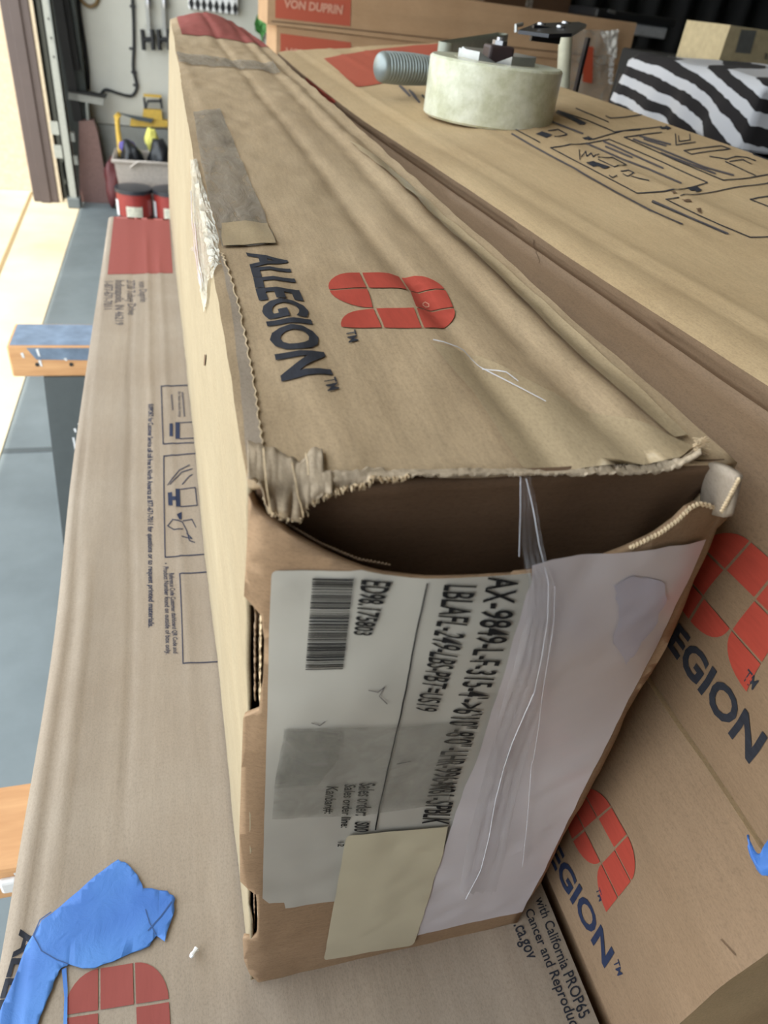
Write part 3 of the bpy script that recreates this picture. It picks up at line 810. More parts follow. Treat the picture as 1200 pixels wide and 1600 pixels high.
text('printed_lettering', '•  Product Number found on outside of box only.', [(255,880),(259,1023),(267,1023),(263,880)], Cl, 'top', M['navy'], low, grid=.5)
text('printed_lettering', 'for best results keep', [(278,612),(279,652),(284,652),(283,612)], Cl, 'top', M['faint'], low, grid=.5)
lines('printed_frame', Cl, 'top', [[(300,602),(252,604),(255,694),(310,692)], [(330,707),(256,713),(258,871),(345,865)], [(350,893),(281,897),(286,1037),(360,1034)]], 1.6, M['navy'], low)
multi_decal('printed_diagram', Cl, 'top', [[(265,662),(270,662),(270,682),(265,682)], [(274,660),(281,660),(281,686),(274,686)], [(262,770),(269,769),(270,790),(263,790)], [(274,764),(281,764),(282,792),(275,792)], [(269,776),(276,776),(276,782),(269,782)], [(276,804),(284,800),(284,812),(280,812)]], M['navy'], low, .004, .4)
lines('printed_diagram', Cl, 'top', [[(281,661),(300,660)], [(282,686),(304,685)], [(282,765),(305,762),(308,790),(283,792)], [(262,758),(280,735),(296,727)], [(266,757),(284,738),(300,733)], [(285,757),(295,745),(300,742)], [(262,822),(270,812),(285,816),(292,830),(296,845),(304,848)], [(262,822),(272,828),(285,827)], [(286,814),(300,812),(306,824)], [(284,838),(300,842),(292,834)]], 1.4, M['navy'], low)
lines('printed_diagram', Cl, 'top', [[(268,618),(270,640)], [(285,614),(288,650)]], 2.4, M['faint'], low)
logo(Cl, 'top', [(100,1520),(94,1748),(275,1722),(262,1494)], M['red2'], low)
text('printed_lettering', 'ALLEGION', [(33,1452),(-60,1800),(0,1815),(60,1446)], Cl, 'top', M['black'], low, bold=.03)
text('printed_lettering', 'with California PROP65', [(836,1405),(906,1594),(922,1584),(849,1400)], Cl, 'top', M['black'], low, bold=.012)
text('printed_lettering', 'Cancer and Reproduc', [(820,1424),(891,1606),(907,1600),(832,1418)], Cl, 'top', M['black'], low, bold=.012)
text('printed_lettering', '.ca.gov', [(802,1446),(825,1500),(837,1496),(815,1440)], Cl, 'top', M['black'], low, bold=.012)

bt = [(185,1345),(200,1352),(216,1370),(224,1390),(262,1394),(274,1406),(271,1432),(258,1473),(245,1464),(234,1480),(190,1498),(150,1514),(130,1515),(108,1508),(97,1514),(88,1530),(80,1552),(64,1590),(52,1630),(-20,1640),(6,1570),(32,1500),(52,1465),(66,1440),(110,1405),(150,1370)]
o = decal('blue_tape_patch', Cl, 'top', rag(bt, 1.3, 3), M['blue'], None, .014, .10)
tag(o, 'large torn piece of blue masking tape stuck on the lower carton, at the bottom left', 'tape')
m = o.modifiers.new('sheet', 'SOLIDIFY'); m.thickness = .004 * S; m.offset = 0
lines('tape_fold', Cl, 'top', [[(54,1464),(66,1488),(90,1502),(106,1508)], [(54,1464),(64,1440),(80,1428)], [(228,1424),(234,1444),(244,1462)], [(232,1456),(252,1434),(268,1412)]], 1.8, M['bluefold'], o, .019)
o2 = decal('tape_sliver', Cl, 'top', [(97,1516),(104,1513),(106,1545),(105,1640),(98,1640),(101,1560)], M['blue'], None, .01, .1)
tag(o2, 'thin sliver of blue tape beside the larger piece, left of the red emblem', 'tape')
pb = at(302, 1491, z=-3.97)
mb = MB().tube([at(298, 1495, z=-3.965), at(301, 1491, z=-3.955), at(303, 1488, z=-3.955), at(307, 1483, z=-3.96)], [.009, .014, .010, .015], 8)
tag(mb.build('plastic_scrap', M['white_plastic'], smooth=True), 'tiny white plastic scrap on the lower carton beside the torn box', 'scrap')

# ---- right-hand stack
R1B = (2.0, 4.85, .3, 13.9, -2.42, -1.0)
def Dr1(x, y, z):
    x0, x1, y0, y1, z0, z1 = R1B; u = (x - x0) / (x1 - x0); h = (z - z0) / (z1 - z0); X, Y, Z = x, y, z
    yy = min(max(y, 0), 12.5)
    left = .10 - .055 * (yy - 2) + .006 * max(0, yy - 6) ** 2 * 1.05          # how the upper left edge wanders
    left = max(-.22, min(.15, left))
    topw = sm((h - .35) / .65)
    sidex = left * topw + .006 * nz(y, z, 0, 3)
    g = tab(z, ((-2.42, 0), (-2.1, -.03), (-1.7, -.12), (-1.4, -.17), (-1.24, -.14), (-1.185, -.08), (-1.155, .03), (-1.13, .06), (-1.09, .02), (-1.0, 0)))   # lip, pinched crease, bulging wall
    g *= sm((13.2 - y) / 2)
    X += (1 - u) * (sidex + g)
    X -= u * .035 * max(0, y - 4.5)
    rise = (x - 2.1) * (.05 + .006 * max(0, y)); Z += (rise - .01) * (h if h > 0 else 0)
    if h > .97:
        Z += .012 * nz(x * 1.2, y * .3, 2, 2.2) - .014 * gau(u - .10 - .01 * nz(0, y, 0, 1), .012) + .01 * gau(u - .13, .015) - .02 * gau(u - .0, .02)
        Z += .010 * gau(x - 2.9, .04) * sm(y - 3) + .01 * gau(x - 3.4, .05)
    return X, Y, Z
C1 = Carton(R1B, Dr1)
rt = empty('cardboard_carton', (3.4, 7, -2.42), 'golden tan carton with printed instructions on top, carrying the tape dispenser', 'carton', 'cartons stacked on the right')
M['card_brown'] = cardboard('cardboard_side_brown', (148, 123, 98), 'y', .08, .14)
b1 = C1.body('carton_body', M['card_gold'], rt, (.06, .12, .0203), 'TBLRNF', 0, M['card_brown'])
decal('printed_band', C1, 'top', [(506,92),(560,82),(640,72),(690,68),(692,88),(660,118),(618,128),(590,132),(556,136),(530,112)], M['red3'], rt, .006, .2)
decal('printed_band', C1, 'side', [(480,114),(505,138),(525,158),(523,166),(500,146),(478,124)], M['red'], rt, .006, .3)
BK = lambda pl, w=1.6, mat='black': lines('printed_diagram', C1, 'top', pl, w, M[mat], rt, .005, .4)
def cz(p): return (800 + p[0] / 3, 150 + p[1] / 3)
def Z(pl): return [[cz(p) for p in l] for l in pl]
BK(Z([[(180,245),(455,205),(700,310),(915,408),(760,440),(585,458),(380,350),(180,245)], [(525,195),(760,300),(990,397),(1200,370)], [(525,195),(700,172),(840,160)], [(0,190),(380,205),(520,165),(600,160)][1:],
      [(215,70),(350,115),(480,170),(700,145)], [(300,60),(450,123)], [(1000,310),(1140,375)], [(790,470),(1000,440),(1200,410)], [(720,487),(860,555),(970,605),(1115,665),(1200,662)], [(720,487),(780,478)],
      [(440,95),(590,75),(610,88),(460,105),(440,95)], [(1115,487),(1200,472)], [(1115,487),(1200,520)], [(0,150),(130,220)], [(170,165),(215,158),(258,182),(200,192)], [(765,180),(850,172),(858,218),(768,232),(765,180)], [(780,190),(782,215),(835,208),(832,182)],
      [(805,258),(980,235),(1020,250),(840,275),(805,258)], [(655,500),(820,570),(1000,648)]]), 1.5)
BK(Z([[(430,215),(560,275),(705,340)], [(350,225),(520,300),(640,345),(790,410)], [(440,240),(560,290)], [(570,205),(740,270),(900,335),(1035,373)], [(600,190),(740,228)], [(620,205),(720,235)], [(700,270),(830,320),(950,365)], [(180,120),(330,178)], [(210,80),(335,133)]]), 2.8, 'faint')
BK(Z([[(215,75),(340,130)], [(0,180),(130,255),(290,340),(480,450),(640,535),(795,603)], [(660,495),(840,575),(1010,648)]]), 2.6, 'faint')
BK(Z([[(315,255),(318,300)], [(325,285),(345,262),(350,285),(370,270),(380,288),(405,275)], [(405,290),(470,290),(535,325),(480,335),(405,300)], [(455,375),(470,385),(490,375)], [(510,355),(545,350),(570,362),(540,378),(520,368)], [(560,378),(600,390),(640,398)], [(925,285),(970,292),(1010,298)], [(1000,300),(1050,285),(1100,290),(1140,305)], [(1020,310),(1080,300),(1120,320)], [(1130,275),(1200,300)]]), 1.5)
multi_decal('printed_arrow', C1, 'top', [[cz(p) for p in q] for q in ([(690,150),(720,145),(718,138),(745,152),(728,163),(725,156),(700,158)], [(328,198),(355,194),(352,188),(380,204),(358,212),(356,206),(340,207)], [(820,432),(862,428),(858,420),(890,445),(862,455),(860,447),(835,446)], [(345,315),(380,308),(460,335),(430,345),(400,330),(380,335)], [(110,180),(140,168),(190,185),(160,198)], [(220,80),(245,77),(350,130),(320,138)])], M['black'], rt, .006, .4)
multi_decal('worn_hole', C1, 'top', [[cz(p) for p in q] for q in (rag([(745,450),(765,452),(772,460),(752,462)], 3, 3), rag([(795,488),(835,490),(842,502),(805,500)], 3, 3), rag([(862,530),(885,532),(882,552),(868,548)], 4, 3))], M['card_inner_shaded'], rt, .008, .4)
BK([[(660,150),(672,166)], [(640,142),(655,160)], [(625,135),(640,150)]], 3.2, 'faint')
EG = [(1043,1005),(1173,1192),(1201,1152),(1062,972)]
text('printed_lettering', 'ALLEGION', EG, C1, 'side', M['black'], rt, bold=.03, tail='EGION')
lg = [(1038,921),(1169,1084),(1271,929),(1133,808)]
logo(C1, 'side', lg, M['red'], rt)
tq = [(1161,1060),(1177,1078),(1187,1064),(1171,1044)]
text('printed_lettering', 'TM', tq, C1, 'side', M['black'], rt, bold=.01)
lines('side_crease', C1, 'side', [[(836,375),(838,395),(842,412)], [(768,300),(792,325),(800,330),(803,345)]], 1.4, M['card_inner_shaded'], rt, .006)

R2B = (1.84, 4.7, .66, 14.6, -3.86, -2.44)
def Dr2(x, y, z):
    x0, x1, y0, y1, z0, z1 = R2B; u = (x - x0) / (x1 - x0)
    X = x + (1 - u) * (.155 * sm((z + 2.9) / .5) - .05 * sm((-3.55 - z) / .3) + .01 * nz(y, z, 0, 3))
    return X, y + .02 * nz(x, z, 0, 2), z + .006 * nz(x, y, 0, 4)
C2 = Carton(R2B, Dr2)
r2 = empty('cardboard_carton', (3.3, 7.5, -3.86), 'tan carton directly below the golden one, navy lettering on its side', 'carton', 'cartons stacked on the right')
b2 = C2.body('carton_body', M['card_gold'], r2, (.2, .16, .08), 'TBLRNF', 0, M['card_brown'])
GQ = [C2.inv('side', *p) for p in ((870,1362),(946,1512),(961,1488),(884,1338))]
text('printed_lettering', 'ALLEGION', GQ, C2, 'side', M['navy'], r2, bold=.03, tail='GION', coords=True)
# same print block as on the carton above: carry the emblem over by the letter O
o1 = C1.inv('side', 1134, 1102); o2_ = C2.inv('side', 917, 1428); dlt = o2_ - o1
logo(C2, 'side', [C1.inv('side', *p) + dlt for p in lg], M['red'], r2, coords=True)
for q in ([(973-7,1392-0),(971,1410),(984,1406),(979,1388)], [(958,1503),(961,1523),(973,1519),(968,1499)]):
    pass
text('printed_lettering', 'TM', [(932,1389),(937,1409),(944,1405),(938,1386)], C2, 'side', M['navy'], r2, bold=.01)
text('printed_lettering', 'TM', [(959,1502),(966,1525),(974,1522),(967,1498)], C2, 'side', M['navy'], r2, bold=.01)
lines('side_crease', C2, 'side', [[(1128,1468),(1150,1492),(1175,1516),(1198,1530)]], 1.6, M['card_inner_shaded'], r2, .006)

R3B = (1.86, 4.7, .2, 14.4, -5.36, -3.90)
C3 = Carton(R3B, lambda x, y, z: (x + .012 * nz(y, z, x, 2), y, z + .006 * nz(x, y, 1, 3)))
r3 = empty('cardboard_carton', (3.3, 7.5, -5.36), 'lowest carton of the right-hand stack, just a dim strip in view', 'carton', 'cartons stacked on the right')
C3.body('carton_body', M['card_end'], r3, (.3, .4, .3), 'TBLRNF')

# blue tape crumpled on the right-hand carton
def bluewad():
    vs = []; rnd = random.Random(5)
    P = [[(1166,1300),(1176,1322),(1186,1342),(1200,1312),(1230,1290)], [(1167,1310),(1176,1335),(1188,1352),(1204,1330),(1235,1312)], [(1172,1330),(1180,1348),(1190,1360),(1206,1350),(1240,1335)], [(1180,1352),(1188,1362),(1195,1370),(1210,1368),(1245,1360)]]
    for j, row in enumerate(P):
        for i, (x, y) in enumerate(row):
            vs.append(at(x, y, x=1.86 - .05 * abs(math.sin(i * 2.2 + j * 1.3))))
    return obj('blue_tape_wad', vs, [(j*5+i, j*5+i+1, (j+1)*5+i+1, (j+1)*5+i) for j in range(3) for i in range(4)], M['blue'], None)
o = bluewad(); m = o.modifiers.new('sub', 'SUBSURF'); m.levels = m.render_levels = 2; m = o.modifiers.new('sheet', 'SOLIDIFY'); m.thickness = .006 * S
tag(o, 'crumpled blue tape stuck at the right edge where the two cartons meet', 'tape')

# ---- two long cartons across the back
def crossbox(name_label, x0, x1, y0, z0, z1, seed):
    D = lambda x, y, z: (x, y + .04 * nz(x * .4, z, seed, 1), z + .012 * nz(x * .25, y * .3, seed + 5, 1))
    c = Carton((x0, x1, y0, y0 + 3.0, z0, z1), D)
    r = empty('cardboard_carton', ((x0 + x1) / 2, y0 + 1.5, z0), name_label, 'carton', 'long cartons stacked across the back')
    c.body('carton_body', cardboard('cardboard_back', (186, 152, 118), 'x', .1, .1), r, (.5, .75, .35), 'TBLRNF')
    return c, r
cv1, v1 = crossbox('upper of the two long red-ended cartons lying across the back', 3.42, 17.5, 29.5, -1.42, .02, 1)
cv2, v2 = crossbox('lower of the two long red-ended cartons lying across the back', 3.75, 17.4, 29.6, -2.86, -1.44, 2)
decal('printed_band', cv1, 'front', [(430,-34),(549,-20),(547,41),(430,28)], M['red3'], v1, .02, .4)
decal('printed_band', cv2, 'front', [(438,52),(548,66),(548,130),(438,118)], M['red3'], v2, .02, .4)
text('printed_lettering', 'VON DUPRIN', [(443,11),(534,22),(536,8),(444,-2)], cv1, 'front', M['palered'], v1, off=.04, grid=.5, bold=.04)
text('printed_lettering', 'VON DUPRIN', [(445,88),(537,99),(538,84),(446,74)], cv2, 'front', M['palered'], v2, off=.04, grid=.5, bold=.04)
lines('carton_seam', cv1, 'front', [[(425,33),(560,47),(700,62),(820,76),(950,90)]], 2, M['card_inner_shaded'], v1, .02)
# film over their right-hand ends
ff = empty('stretch_film', (16, 29.2, -2.8), 'clear plastic film wrapped round the right ends of the long cartons', 'film')
def filmf(u, v):
    a = at(880, 44, y=29.2).lerp(at(964, 48, y=29.2), u); b = at(880, 155, y=29.2).lerp(at(953, 158, y=29.2), u)
    p = a.lerp(b, v); p.y = 29.2 + .12 * nz(p.x, p.z, 0, 2); return p
sheet('film_sheet', filmf, 24, 24, M['film'], ff, 0)
def bunch(u, v):
    a = at(938, 50, y=29.0).lerp(at(966, 46, y=29.0), u); b = at(950, 84, y=29.0).lerp(at(964, 92, y=29.0), u)
    p = a.lerp(b, v); p.y = 29.05 - .25 * abs(nz(p.x, p.z, 3, 5)); return p
sheet('film_bunch', bunch, 16, 16, M['film2'], ff, 0)
film = Carton((10, 18, 29.05, 30, -3, 0), lambda x, y, z: (x, y, z))
decal('printed_stripe', film, 'front', [(913,72),(927,73),(925,130),(910,128)], M['orange'], ff, .02, .5)
text('printed_lettering', 'THIS END UP', [(952,88),(950,132),(957,132),(959,88)], film, 'front', M['white_plastic'], ff, off=.03, grid=.5, bold=.02)
# the bench that carries them
bn = empty('workbench', (10.5, 31, FL), 'plain wooden bench under the long cartons, mostly hidden', 'bench')
MB().bev((3.9, 29.8, -3.5), (17.4, 33.5, -2.95), .04).build('bench_top', M['pine'], bn)
for x in (4.3, 16.6):
    for y in (30.1, 32.8): MB().bev((x, y, FL), (x + .45, y + .4, -3.5), .03).build('leg', M['pine'], bn)

# ---- tape dispenser lying on its side
rc = Vector((3.03, 7.42, 0)); zb = -1.03 + (3.03 - 2.1) * .094 + .012
td = empty('tape_dispenser', (rc.x, rc.y, zb), 'hand-held packing tape dispenser loaded with a clear roll, lying on its side on the carton', 'dispenser')
c0 = Vector((rc.x, rc.y, zb)); RO, RI, HH = .636, .405, .50
prof = [(RI, 0), (RO - .02, 0), (RO, .02), (RO, HH - .02), (RO - .02, HH), (RI, HH)]
MB().lathe(c0, prof, 72, True).build('tape_roll', M['roll'], td, True)
MB().lathe(c0, [(RI, .0), (RI, HH + .002), (RI - .035, HH + .002), (RI - .035, .0)], 48, True).build('cardboard_core', M['cream'], td, True)
hub = MB().lathe(c0, [(.10, .05), (.10, HH - .04), (.0, HH - .04)], 24)
for k in range(4):
    a = k * math.pi / 2 + .35; d = Vector((math.cos(a), math.sin(a), 0)); n = Vector((-d.y, d.x, 0))
    p = c0 + Vector((0, 0, HH - .07))
    hub.add([p + d*.06 + n*.10, p + d*.36 + n*.15, p + d*.36 - n*.15, p + d*.06 - n*.10, p + d*.06 + n*.10 + Vector((0,0,.05)), p + d*.36 + n*.15 + Vector((0,0,.14)), p + d*.36 - n*.15 + Vector((0,0,.14)), p + d*.06 - n*.10 + Vector((0,0,.05))],
            [(0,1,2,3),(7,6,5,4),(0,4,5,1),(1,5,6,2),(2,6,7,3),(3,7,4,0)])
hub.build('hub', M['steel'], td)
kb = at(764, 80, y=rc.y)
kb = Vector((rc.x - .01, rc.y - .02, zb + HH - .12))
MB().bev(kb + Vector((-.125, -.10, 0)), kb + Vector((.125, .10, .25)), .025).build('hub_bracket', M['brown'], td)
MB().tube([kb + Vector((0, 0, .23)), kb + Vector((0, 0, .285))], .07, 6).tube([kb + Vector((0, 0, .28)), kb + Vector((0, 0, .31))], .035, 10).build('hub_bolt', M['chrome'], td)
# ribbed grip
ha = at(588, 104, z=zb + .26); hb = at(690, 112, z=zb + .26); 
dirh = (hb - ha).normalized(); L = (hb - ha).length
pts, rs = [], []
nR = 90
for k in range(nR + 1):
    t = k / nR; p = ha + dirh * (L * t); r = .135 + .012 * math.sin(t * math.pi * 1.3) + (.009 if k % 4 < 2 else 0)
    if t < .09: r = .135 * math.sqrt(max(.02, 1 - ((.09 - t) / .09) ** 2)) + .01
    pts.append(p); rs.append(r)
MB().tube(pts, rs, 28).build('handle', M['grip'], td, True)
# steel strap frame looped behind the roll
sa, sb = at(697, 66, z=zb + HH + .02), at(786, 52, z=zb + HH + .06)
d = (sb - sa).normalized(); n = Vector((-d.y, d.x, 0)).normalized(); L = (sb - sa).length; loop = []
for k in range(13): a = math.pi/2 + math.pi * k / 12; loop.append(sa + d * math.cos(a) * .06 + n * math.sin(a) * .09)
for k in range(13): a = -math.pi/2 + math.pi * k / 12; loop.append(sb + d * math.cos(a) * .06 + n * math.sin(a) * .09)
vs = []; fs = []; nn = len(loop); ctr = sum(loop, Vector()) / nn
for p in loop:
    q = p + (ctr - p).normalized() * .02
    vs += [p, p - Vector((0,0,.26)), q - Vector((0,0,.26)), q]
for k in range(nn):
    a, b = 4*k, 4*((k+1) % nn)
    for e in range(4): fs.append((a+e, a+(e+1) % 4, b+(e+1) % 4, b+e))
MB().add(vs, fs).build('frame_strap', M['strap'], td, True)
# head: black plates, roller, blade
zt = zb + HH + .14
def onp(px, py, z): return at(px, py, z=z)
zt = -.19
pl = [at(x, y, y=q) for x, y, q in ((810,47,7.6),(838,36,8.15),(905,34,8.15),(917,38,8.0),(894,52,7.35),(858,53,7.3))]
MB().prism(pl, (0, 0, -.03)).build('head_plate', M['black_metal'], td)
_r = onp(879, 152, zb + .05)
pl2 = [_r + Vector(q) for q in ((-.13, -.12, -.02), (.10, -.16, -.02), (.24, .02, -.02), (.20, .22, -.02), (-.10, .2, -.02))]
MB().prism(pl2, (0, 0, -.03)).build('head_plate', M['black_metal'], td)
for x, y in ((846,39),(876,43),(884,37)):
    p = at(x, y, y=7.8); MB().lathe(p, [(.045, 0), (.04, .018), (.0, .022)], 12).build('screw', M['chrome'], td, True)
rp = onp(879, 152, zb + .05); rtop = at(884, 50, y=rp.y + .1)
MB().tube([rp, rtop], .085, 20).build('roller', M['cream'], td, True)
bp = onp(898, 148, zb + .05)
MB().prism([bp, bp + Vector((.05, .02, 0)), bp + Vector((.05, .02, zt - zb - .08)), bp + Vector((0, 0, zt - zb - .08))], (.02, .12, 0)).build('blade_guard', M['black_metal'], td)
g0 = at(830, 64, y=7.75)
MB().prism([g0, g0 + Vector((.32, .02, 0)), g0 + Vector((.32, .02, .13)), g0 + Vector((0, 0, .13))], (0, .05, 0)).build('tension_plate', M['black_metal'], td)
MB().tube([at(806, 50, y=7.7), at(806, 40, y=7.7), at(816, 38, y=7.75)], .018, 6).build('wire_clip', M['steel'], td, True)

# ---- zebra cloth over a bin, on a black cabinet
cab = empty('storage_cabinet', (10, 12, FL), 'low black cabinet under the zebra-striped cover', 'cabinet')
MB().bev((8.35, 9.9, FL), (13.4, 14.3, -1.5), .05).build('cabinet_body', M['black_matt'], cab)
MB().bev((8.28, 10.0, -7), (8.34, 14.1, -2), .02).build('door', M['black_plastic'], cab)
zo = Vector((8, 14, -1.4))
zc = empty('fleece_throw', (10.2, 12.3, -1.45), 'black and white zebra-striped fleece draped over a box at the right', 'blanket')
bx = empty('storage_box', (10.2, 12.3, -1.48), 'dark box hidden beneath the zebra-striped fleece', 'box')
MB().bev((8.5, 10.4, -1.48), (12.8, 13.9, -.62), .1).build('box_body', M['black_plastic'], bx)
def drape():
    x0, x1, y0, y1 = 8.2, 13.3, 9.95, 13.6; zt_ = -.44; nu = 60; nv = 60; vs = []
    for j in range(nv + 1):
        for i in range(nu + 1):
            u = -.32 + 1.4 * i / nu; v = -.32 + 1.4 * j / nv
            x = x0 + (x1 - x0) * max(0, min(1, u)); y = y0 + (y1 - y0) * max(0, min(1, v))
            dx = max(0, -u) * (x1 - x0) + max(0, u - 1) * (x1 - x0); dy = max(0, -v) * (y1 - y0) + max(0, v - 1) * (y1 - y0)
            dr = min(max(dx, dy), .86) ; e = math.hypot(min(dx, .4), min(dy, .4))
            z = zt_ - max(0, dr) + .10 * math.sin(math.pi * max(0, min(1, u))) * math.sin(math.pi * max(0, min(1, v))) * 1.3
            z += .05 * nz(x, y, 0, 1.3) - .03 * (1 if dr > 0 else 0)
            fold = .07 * math.sin((x + y) * 5.5 + 2 * nz(x, y, 3, 1)) * sm(dr / .8)
            X = x + (-1 if u < 0 else 1 if u > 1 else 0) * (.05 + .10 * sm(dr) + fold * (1 if dx > 0 else 0))
            Y = y + (-1 if v < 0 else 1 if v > 1 else 0) * (.05 + .10 * sm(dr) + fold * (1 if dy > 0 else 0))
            vs.append(Vector((X, Y, z)))
    fs = [(j*(nu+1)+i, j*(nu+1)+i+1, (j+1)*(nu+1)+i+1, (j+1)*(nu+1)+i) for j in range(nv) for i in range(nu)]
    o = obj('cloth', vs, fs, M['zebra'], zc, True); m = o.modifiers.new('sheet', 'SOLIDIFY'); m.thickness = .02 * S; m.offset = 1
drape()
# taller black cabinet with a grey case and a beige carton
cb2 = empty('storage_cabinet', (15, 19.5, FL), 'black cabinet behind the zebra fleece, carrying the beige box', 'cabinet')
MB().bev((12.65, 17.0, FL), (18, 21.8, -.58), .06).build('cabinet_body', M['black_matt'], cb2)
MB().box((12.58, 17.3, -8), (12.65, 19.3, -1.2)).build('door', M['black_plastic'], cb2); MB().box((12.58, 19.5, -8), (12.65, 21.5, -1.2)).build('door', M['black_plastic'], cb2)
cb3 = empty('storage_cabinet', (21.5, 37, FL), 'black cabinet at the back carrying the grey case', 'cabinet')
MB().bev((17.9, 33.2, FL), (25, 41, -1.0), .06).build('cabinet_body', M['black_matt'], cb3)
MB().box((18.2, 33.12, -9), (24.6, 33.2, -1.6)).build('door', M['black_plastic'], cb3)
cs = empty('file_case', (20, 35, -1.0), 'grey case with a black lid, standing at the back right of the long cartons', 'case')
a = at(972, 34, y=33.5); b = at(1046, 36, y=33.5); e = at(1040, 62, y=33.5)
MB().bev((a.x - .6, 33.5, e.z), (b.x, 37, .0), .05).build('case_body', M['casegrey'], cs)
MB().bev((a.x - 1.4, 33.3, .02), (b.x + .2, 37.1, .36), .08).build('lid', M['black_plastic'], cs)
MB().bev((a.x - .4, 33.8, -.98), (b.x - 1.2, 36.8, e.z), .03).build('foot', M['darkwall'], cs)
MB().tube([at(950, 17, y=33.25), at(961, 20, y=33.25)], .06, 8).build('latch', M['chrome'], cs)
be = empty('small_carton', (14.6, 18.5, -.55), 'beige carton with a grey label at the right edge, behind the zebra fleece', 'carton')
a = at(1143, 84, y=17.6); 
Cb = Carton((12.9, 16.2, 17.6, 19.4, -.575, .22), lambda x, y, z: (x, y, z))
Cb.body('carton_body', M['beige'], be, (.6, .6, .3), 'TBLRNF')
decal('pasted_label', Cb, 'front', [(1158,46),(1182,48),(1172,84),(1148,82)], M['labelgrey'], be, .01, 1)
text('label_text', 'B3', [(1194,92),(1204,93),(1205,84),(1195,83)], Cb, 'front', M['black'], be, off=.01, grid=1)
dk = empty('dark_backdrop', (25, 47, FL), 'black curtain added for the shade across the dark end of the garage', 'backdrop')  # black sheet added to stand for the unlit depth of the garage
def cur(u, v): x = 11.2 + 30.5 * u; return Vector((x, 47 + .35 * math.sin(x * 3), FL + .2 + 25.1 * (1 - v)))
sheet('backdrop_sheet', cur, 260, 4, M['black_matt'], dk, .05)
MB().tube([(11, 47, 11.8), (41.9, 47, 11.8)], .12, 8).build('backdrop_rail', M['black_metal'], dk)
bc = empty('large_carton', (19, 33.8, FL), 'dim brown carton standing in the dark behind the long cartons', 'carton')
MB().bev((13.6, 36, FL), (17.8, 40, 2.6), .05).build('carton_body', cardboard('cardboard_dim', (84, 62, 44), 'x'), bc)
MB().box((15.6, 35.94, FL + 1), (15.9, 36.0, 2.6)).build('packing_tape', M['tape_grey'], bc)

# ================================================================ SAWHORSES
def drips(rx, ry, z, n, seed, parent, y):
    rnd = random.Random(seed); mb = MB()
    for _ in range(n):
        x = rnd.uniform(*rx); zz = rnd.uniform(*z); l = rnd.uniform(.03, .25)
        mb.add([(x - .02, y, zz), (x + .025, y, zz + .01), (x + .035, y, zz - l), (x - .0, y, zz - l * .9)], [(0, 1, 2, 3)])
    return tag(mb.build('paint_drips', M['whitepaint'], parent), kind='stuff')
def sawhorse(x0, y0, label, painted=True, th=.56):
    r = empty('sawhorse', (x0 + 3, y0 + .4, FL), label, 'sawhorse', 'sawhorses under the cartons')
    zt = LZ0 - .005
    MB().bev((x0, y0, zt - th), (x0 + 7.6, y0 + (.95 if painted else .7), zt), .035).build('beam', M['pine'], r)
    mb = MB().add([(x0 + .05, y0 + .03, zt + .003), (x0 + 1.3, y0 + .03, zt + .003), (x0 + 1.3, y0 + .9, zt + .003), (x0 + .05, y0 + .9, zt + .003)], [(0,1,2,3)])
    mb.add([(x0 + .30, y0 - .004, zt - .03), (x0 + 1.4, y0 - .004, zt - .03), (x0 + 1.4, y0 - .004, zt - .26), (x0 + .42, y0 - .004, zt - .24), (x0 + .36, y0 - .004, zt - .14)], [(0,1,2,3,4)])
    if painted: mb.build('blue_paint', M['bluepaint'], r)
    drips((x0 + .2, x0 + 1.3), 0, (zt - .5, zt - .05), 4, 3, r, y0 - .008)
    for x in (x0 + .42, x0 + .95): MB().tube([(x, y0 - .01, zt - .33), (x, y0 + .02, zt - .33)], .035, 8).build('screw', M['cable'], r)
    for s, xx in ((0, x0 + .48), (1, x0 + 6.0)):
        for yb, yt in ((y0 - 1.3, y0 - .02), (y0 + 2.3, y0 + .75)):
            poly = [Vector((xx, yt, zt - .56)), Vector((xx + 1.15, yt, zt - .56)), Vector((xx + .8, yb, FL)), Vector((xx + .15 * (1 if s else -1) - .1, yb, FL))]
            MB().prism(poly, (0, .22, 0)).build('leg', M['darkgrey'], r)
        MB().bev((xx + .1, y0 - .7, -9.8), (xx + .8, y0 + 1.7, -9.5), .02).build('brace', M['darkgrey'], r)
    # drips on the near left leg
    rnd = random.Random(9); mb = MB()
    for _ in range(16):
        u = rnd.uniform(.25, 1.0); v = rnd.uniform(.02, .45); x = x0 + .5 + 1.0 * u * (1 - .3 * v); y = (y0 - .02) + (-1.28) * v; z = zt - .56 + (FL - zt + .56) * v
        l = rnd.uniform(.04, .3); t = l / 7.5
        mb.add([(x - .015, y - .01, z), (x + .02, y - .01, z), (x + .03, y - .02 - 1.28 * t, z - l), (x, y - .02 - 1.28 * t, z - l)], [(0,1,2,3)])
    tag(mb.build('paint_drips', M['whitepaint'], r), kind='stuff')
    return r
sawhorse(-2.82, 11.95, 'far sawhorse, blue-painted pine beam with white drips on its grey legs')
sawhorse(-1.86, 2.98, 'near sawhorse, bare pine beam end showing at the left edge of the picture', False, .42)
w_ = at(20, 1278, y=2.83)
mb = MB().bev((-1.53, 2.93, -5.62), (-1.40, 2.985, -5.46), .025)
tag(mb.build('paint_blob', M['whitepaint'], bpy.data.objects['sawhorse.001']), 'white paint blob on the beam')

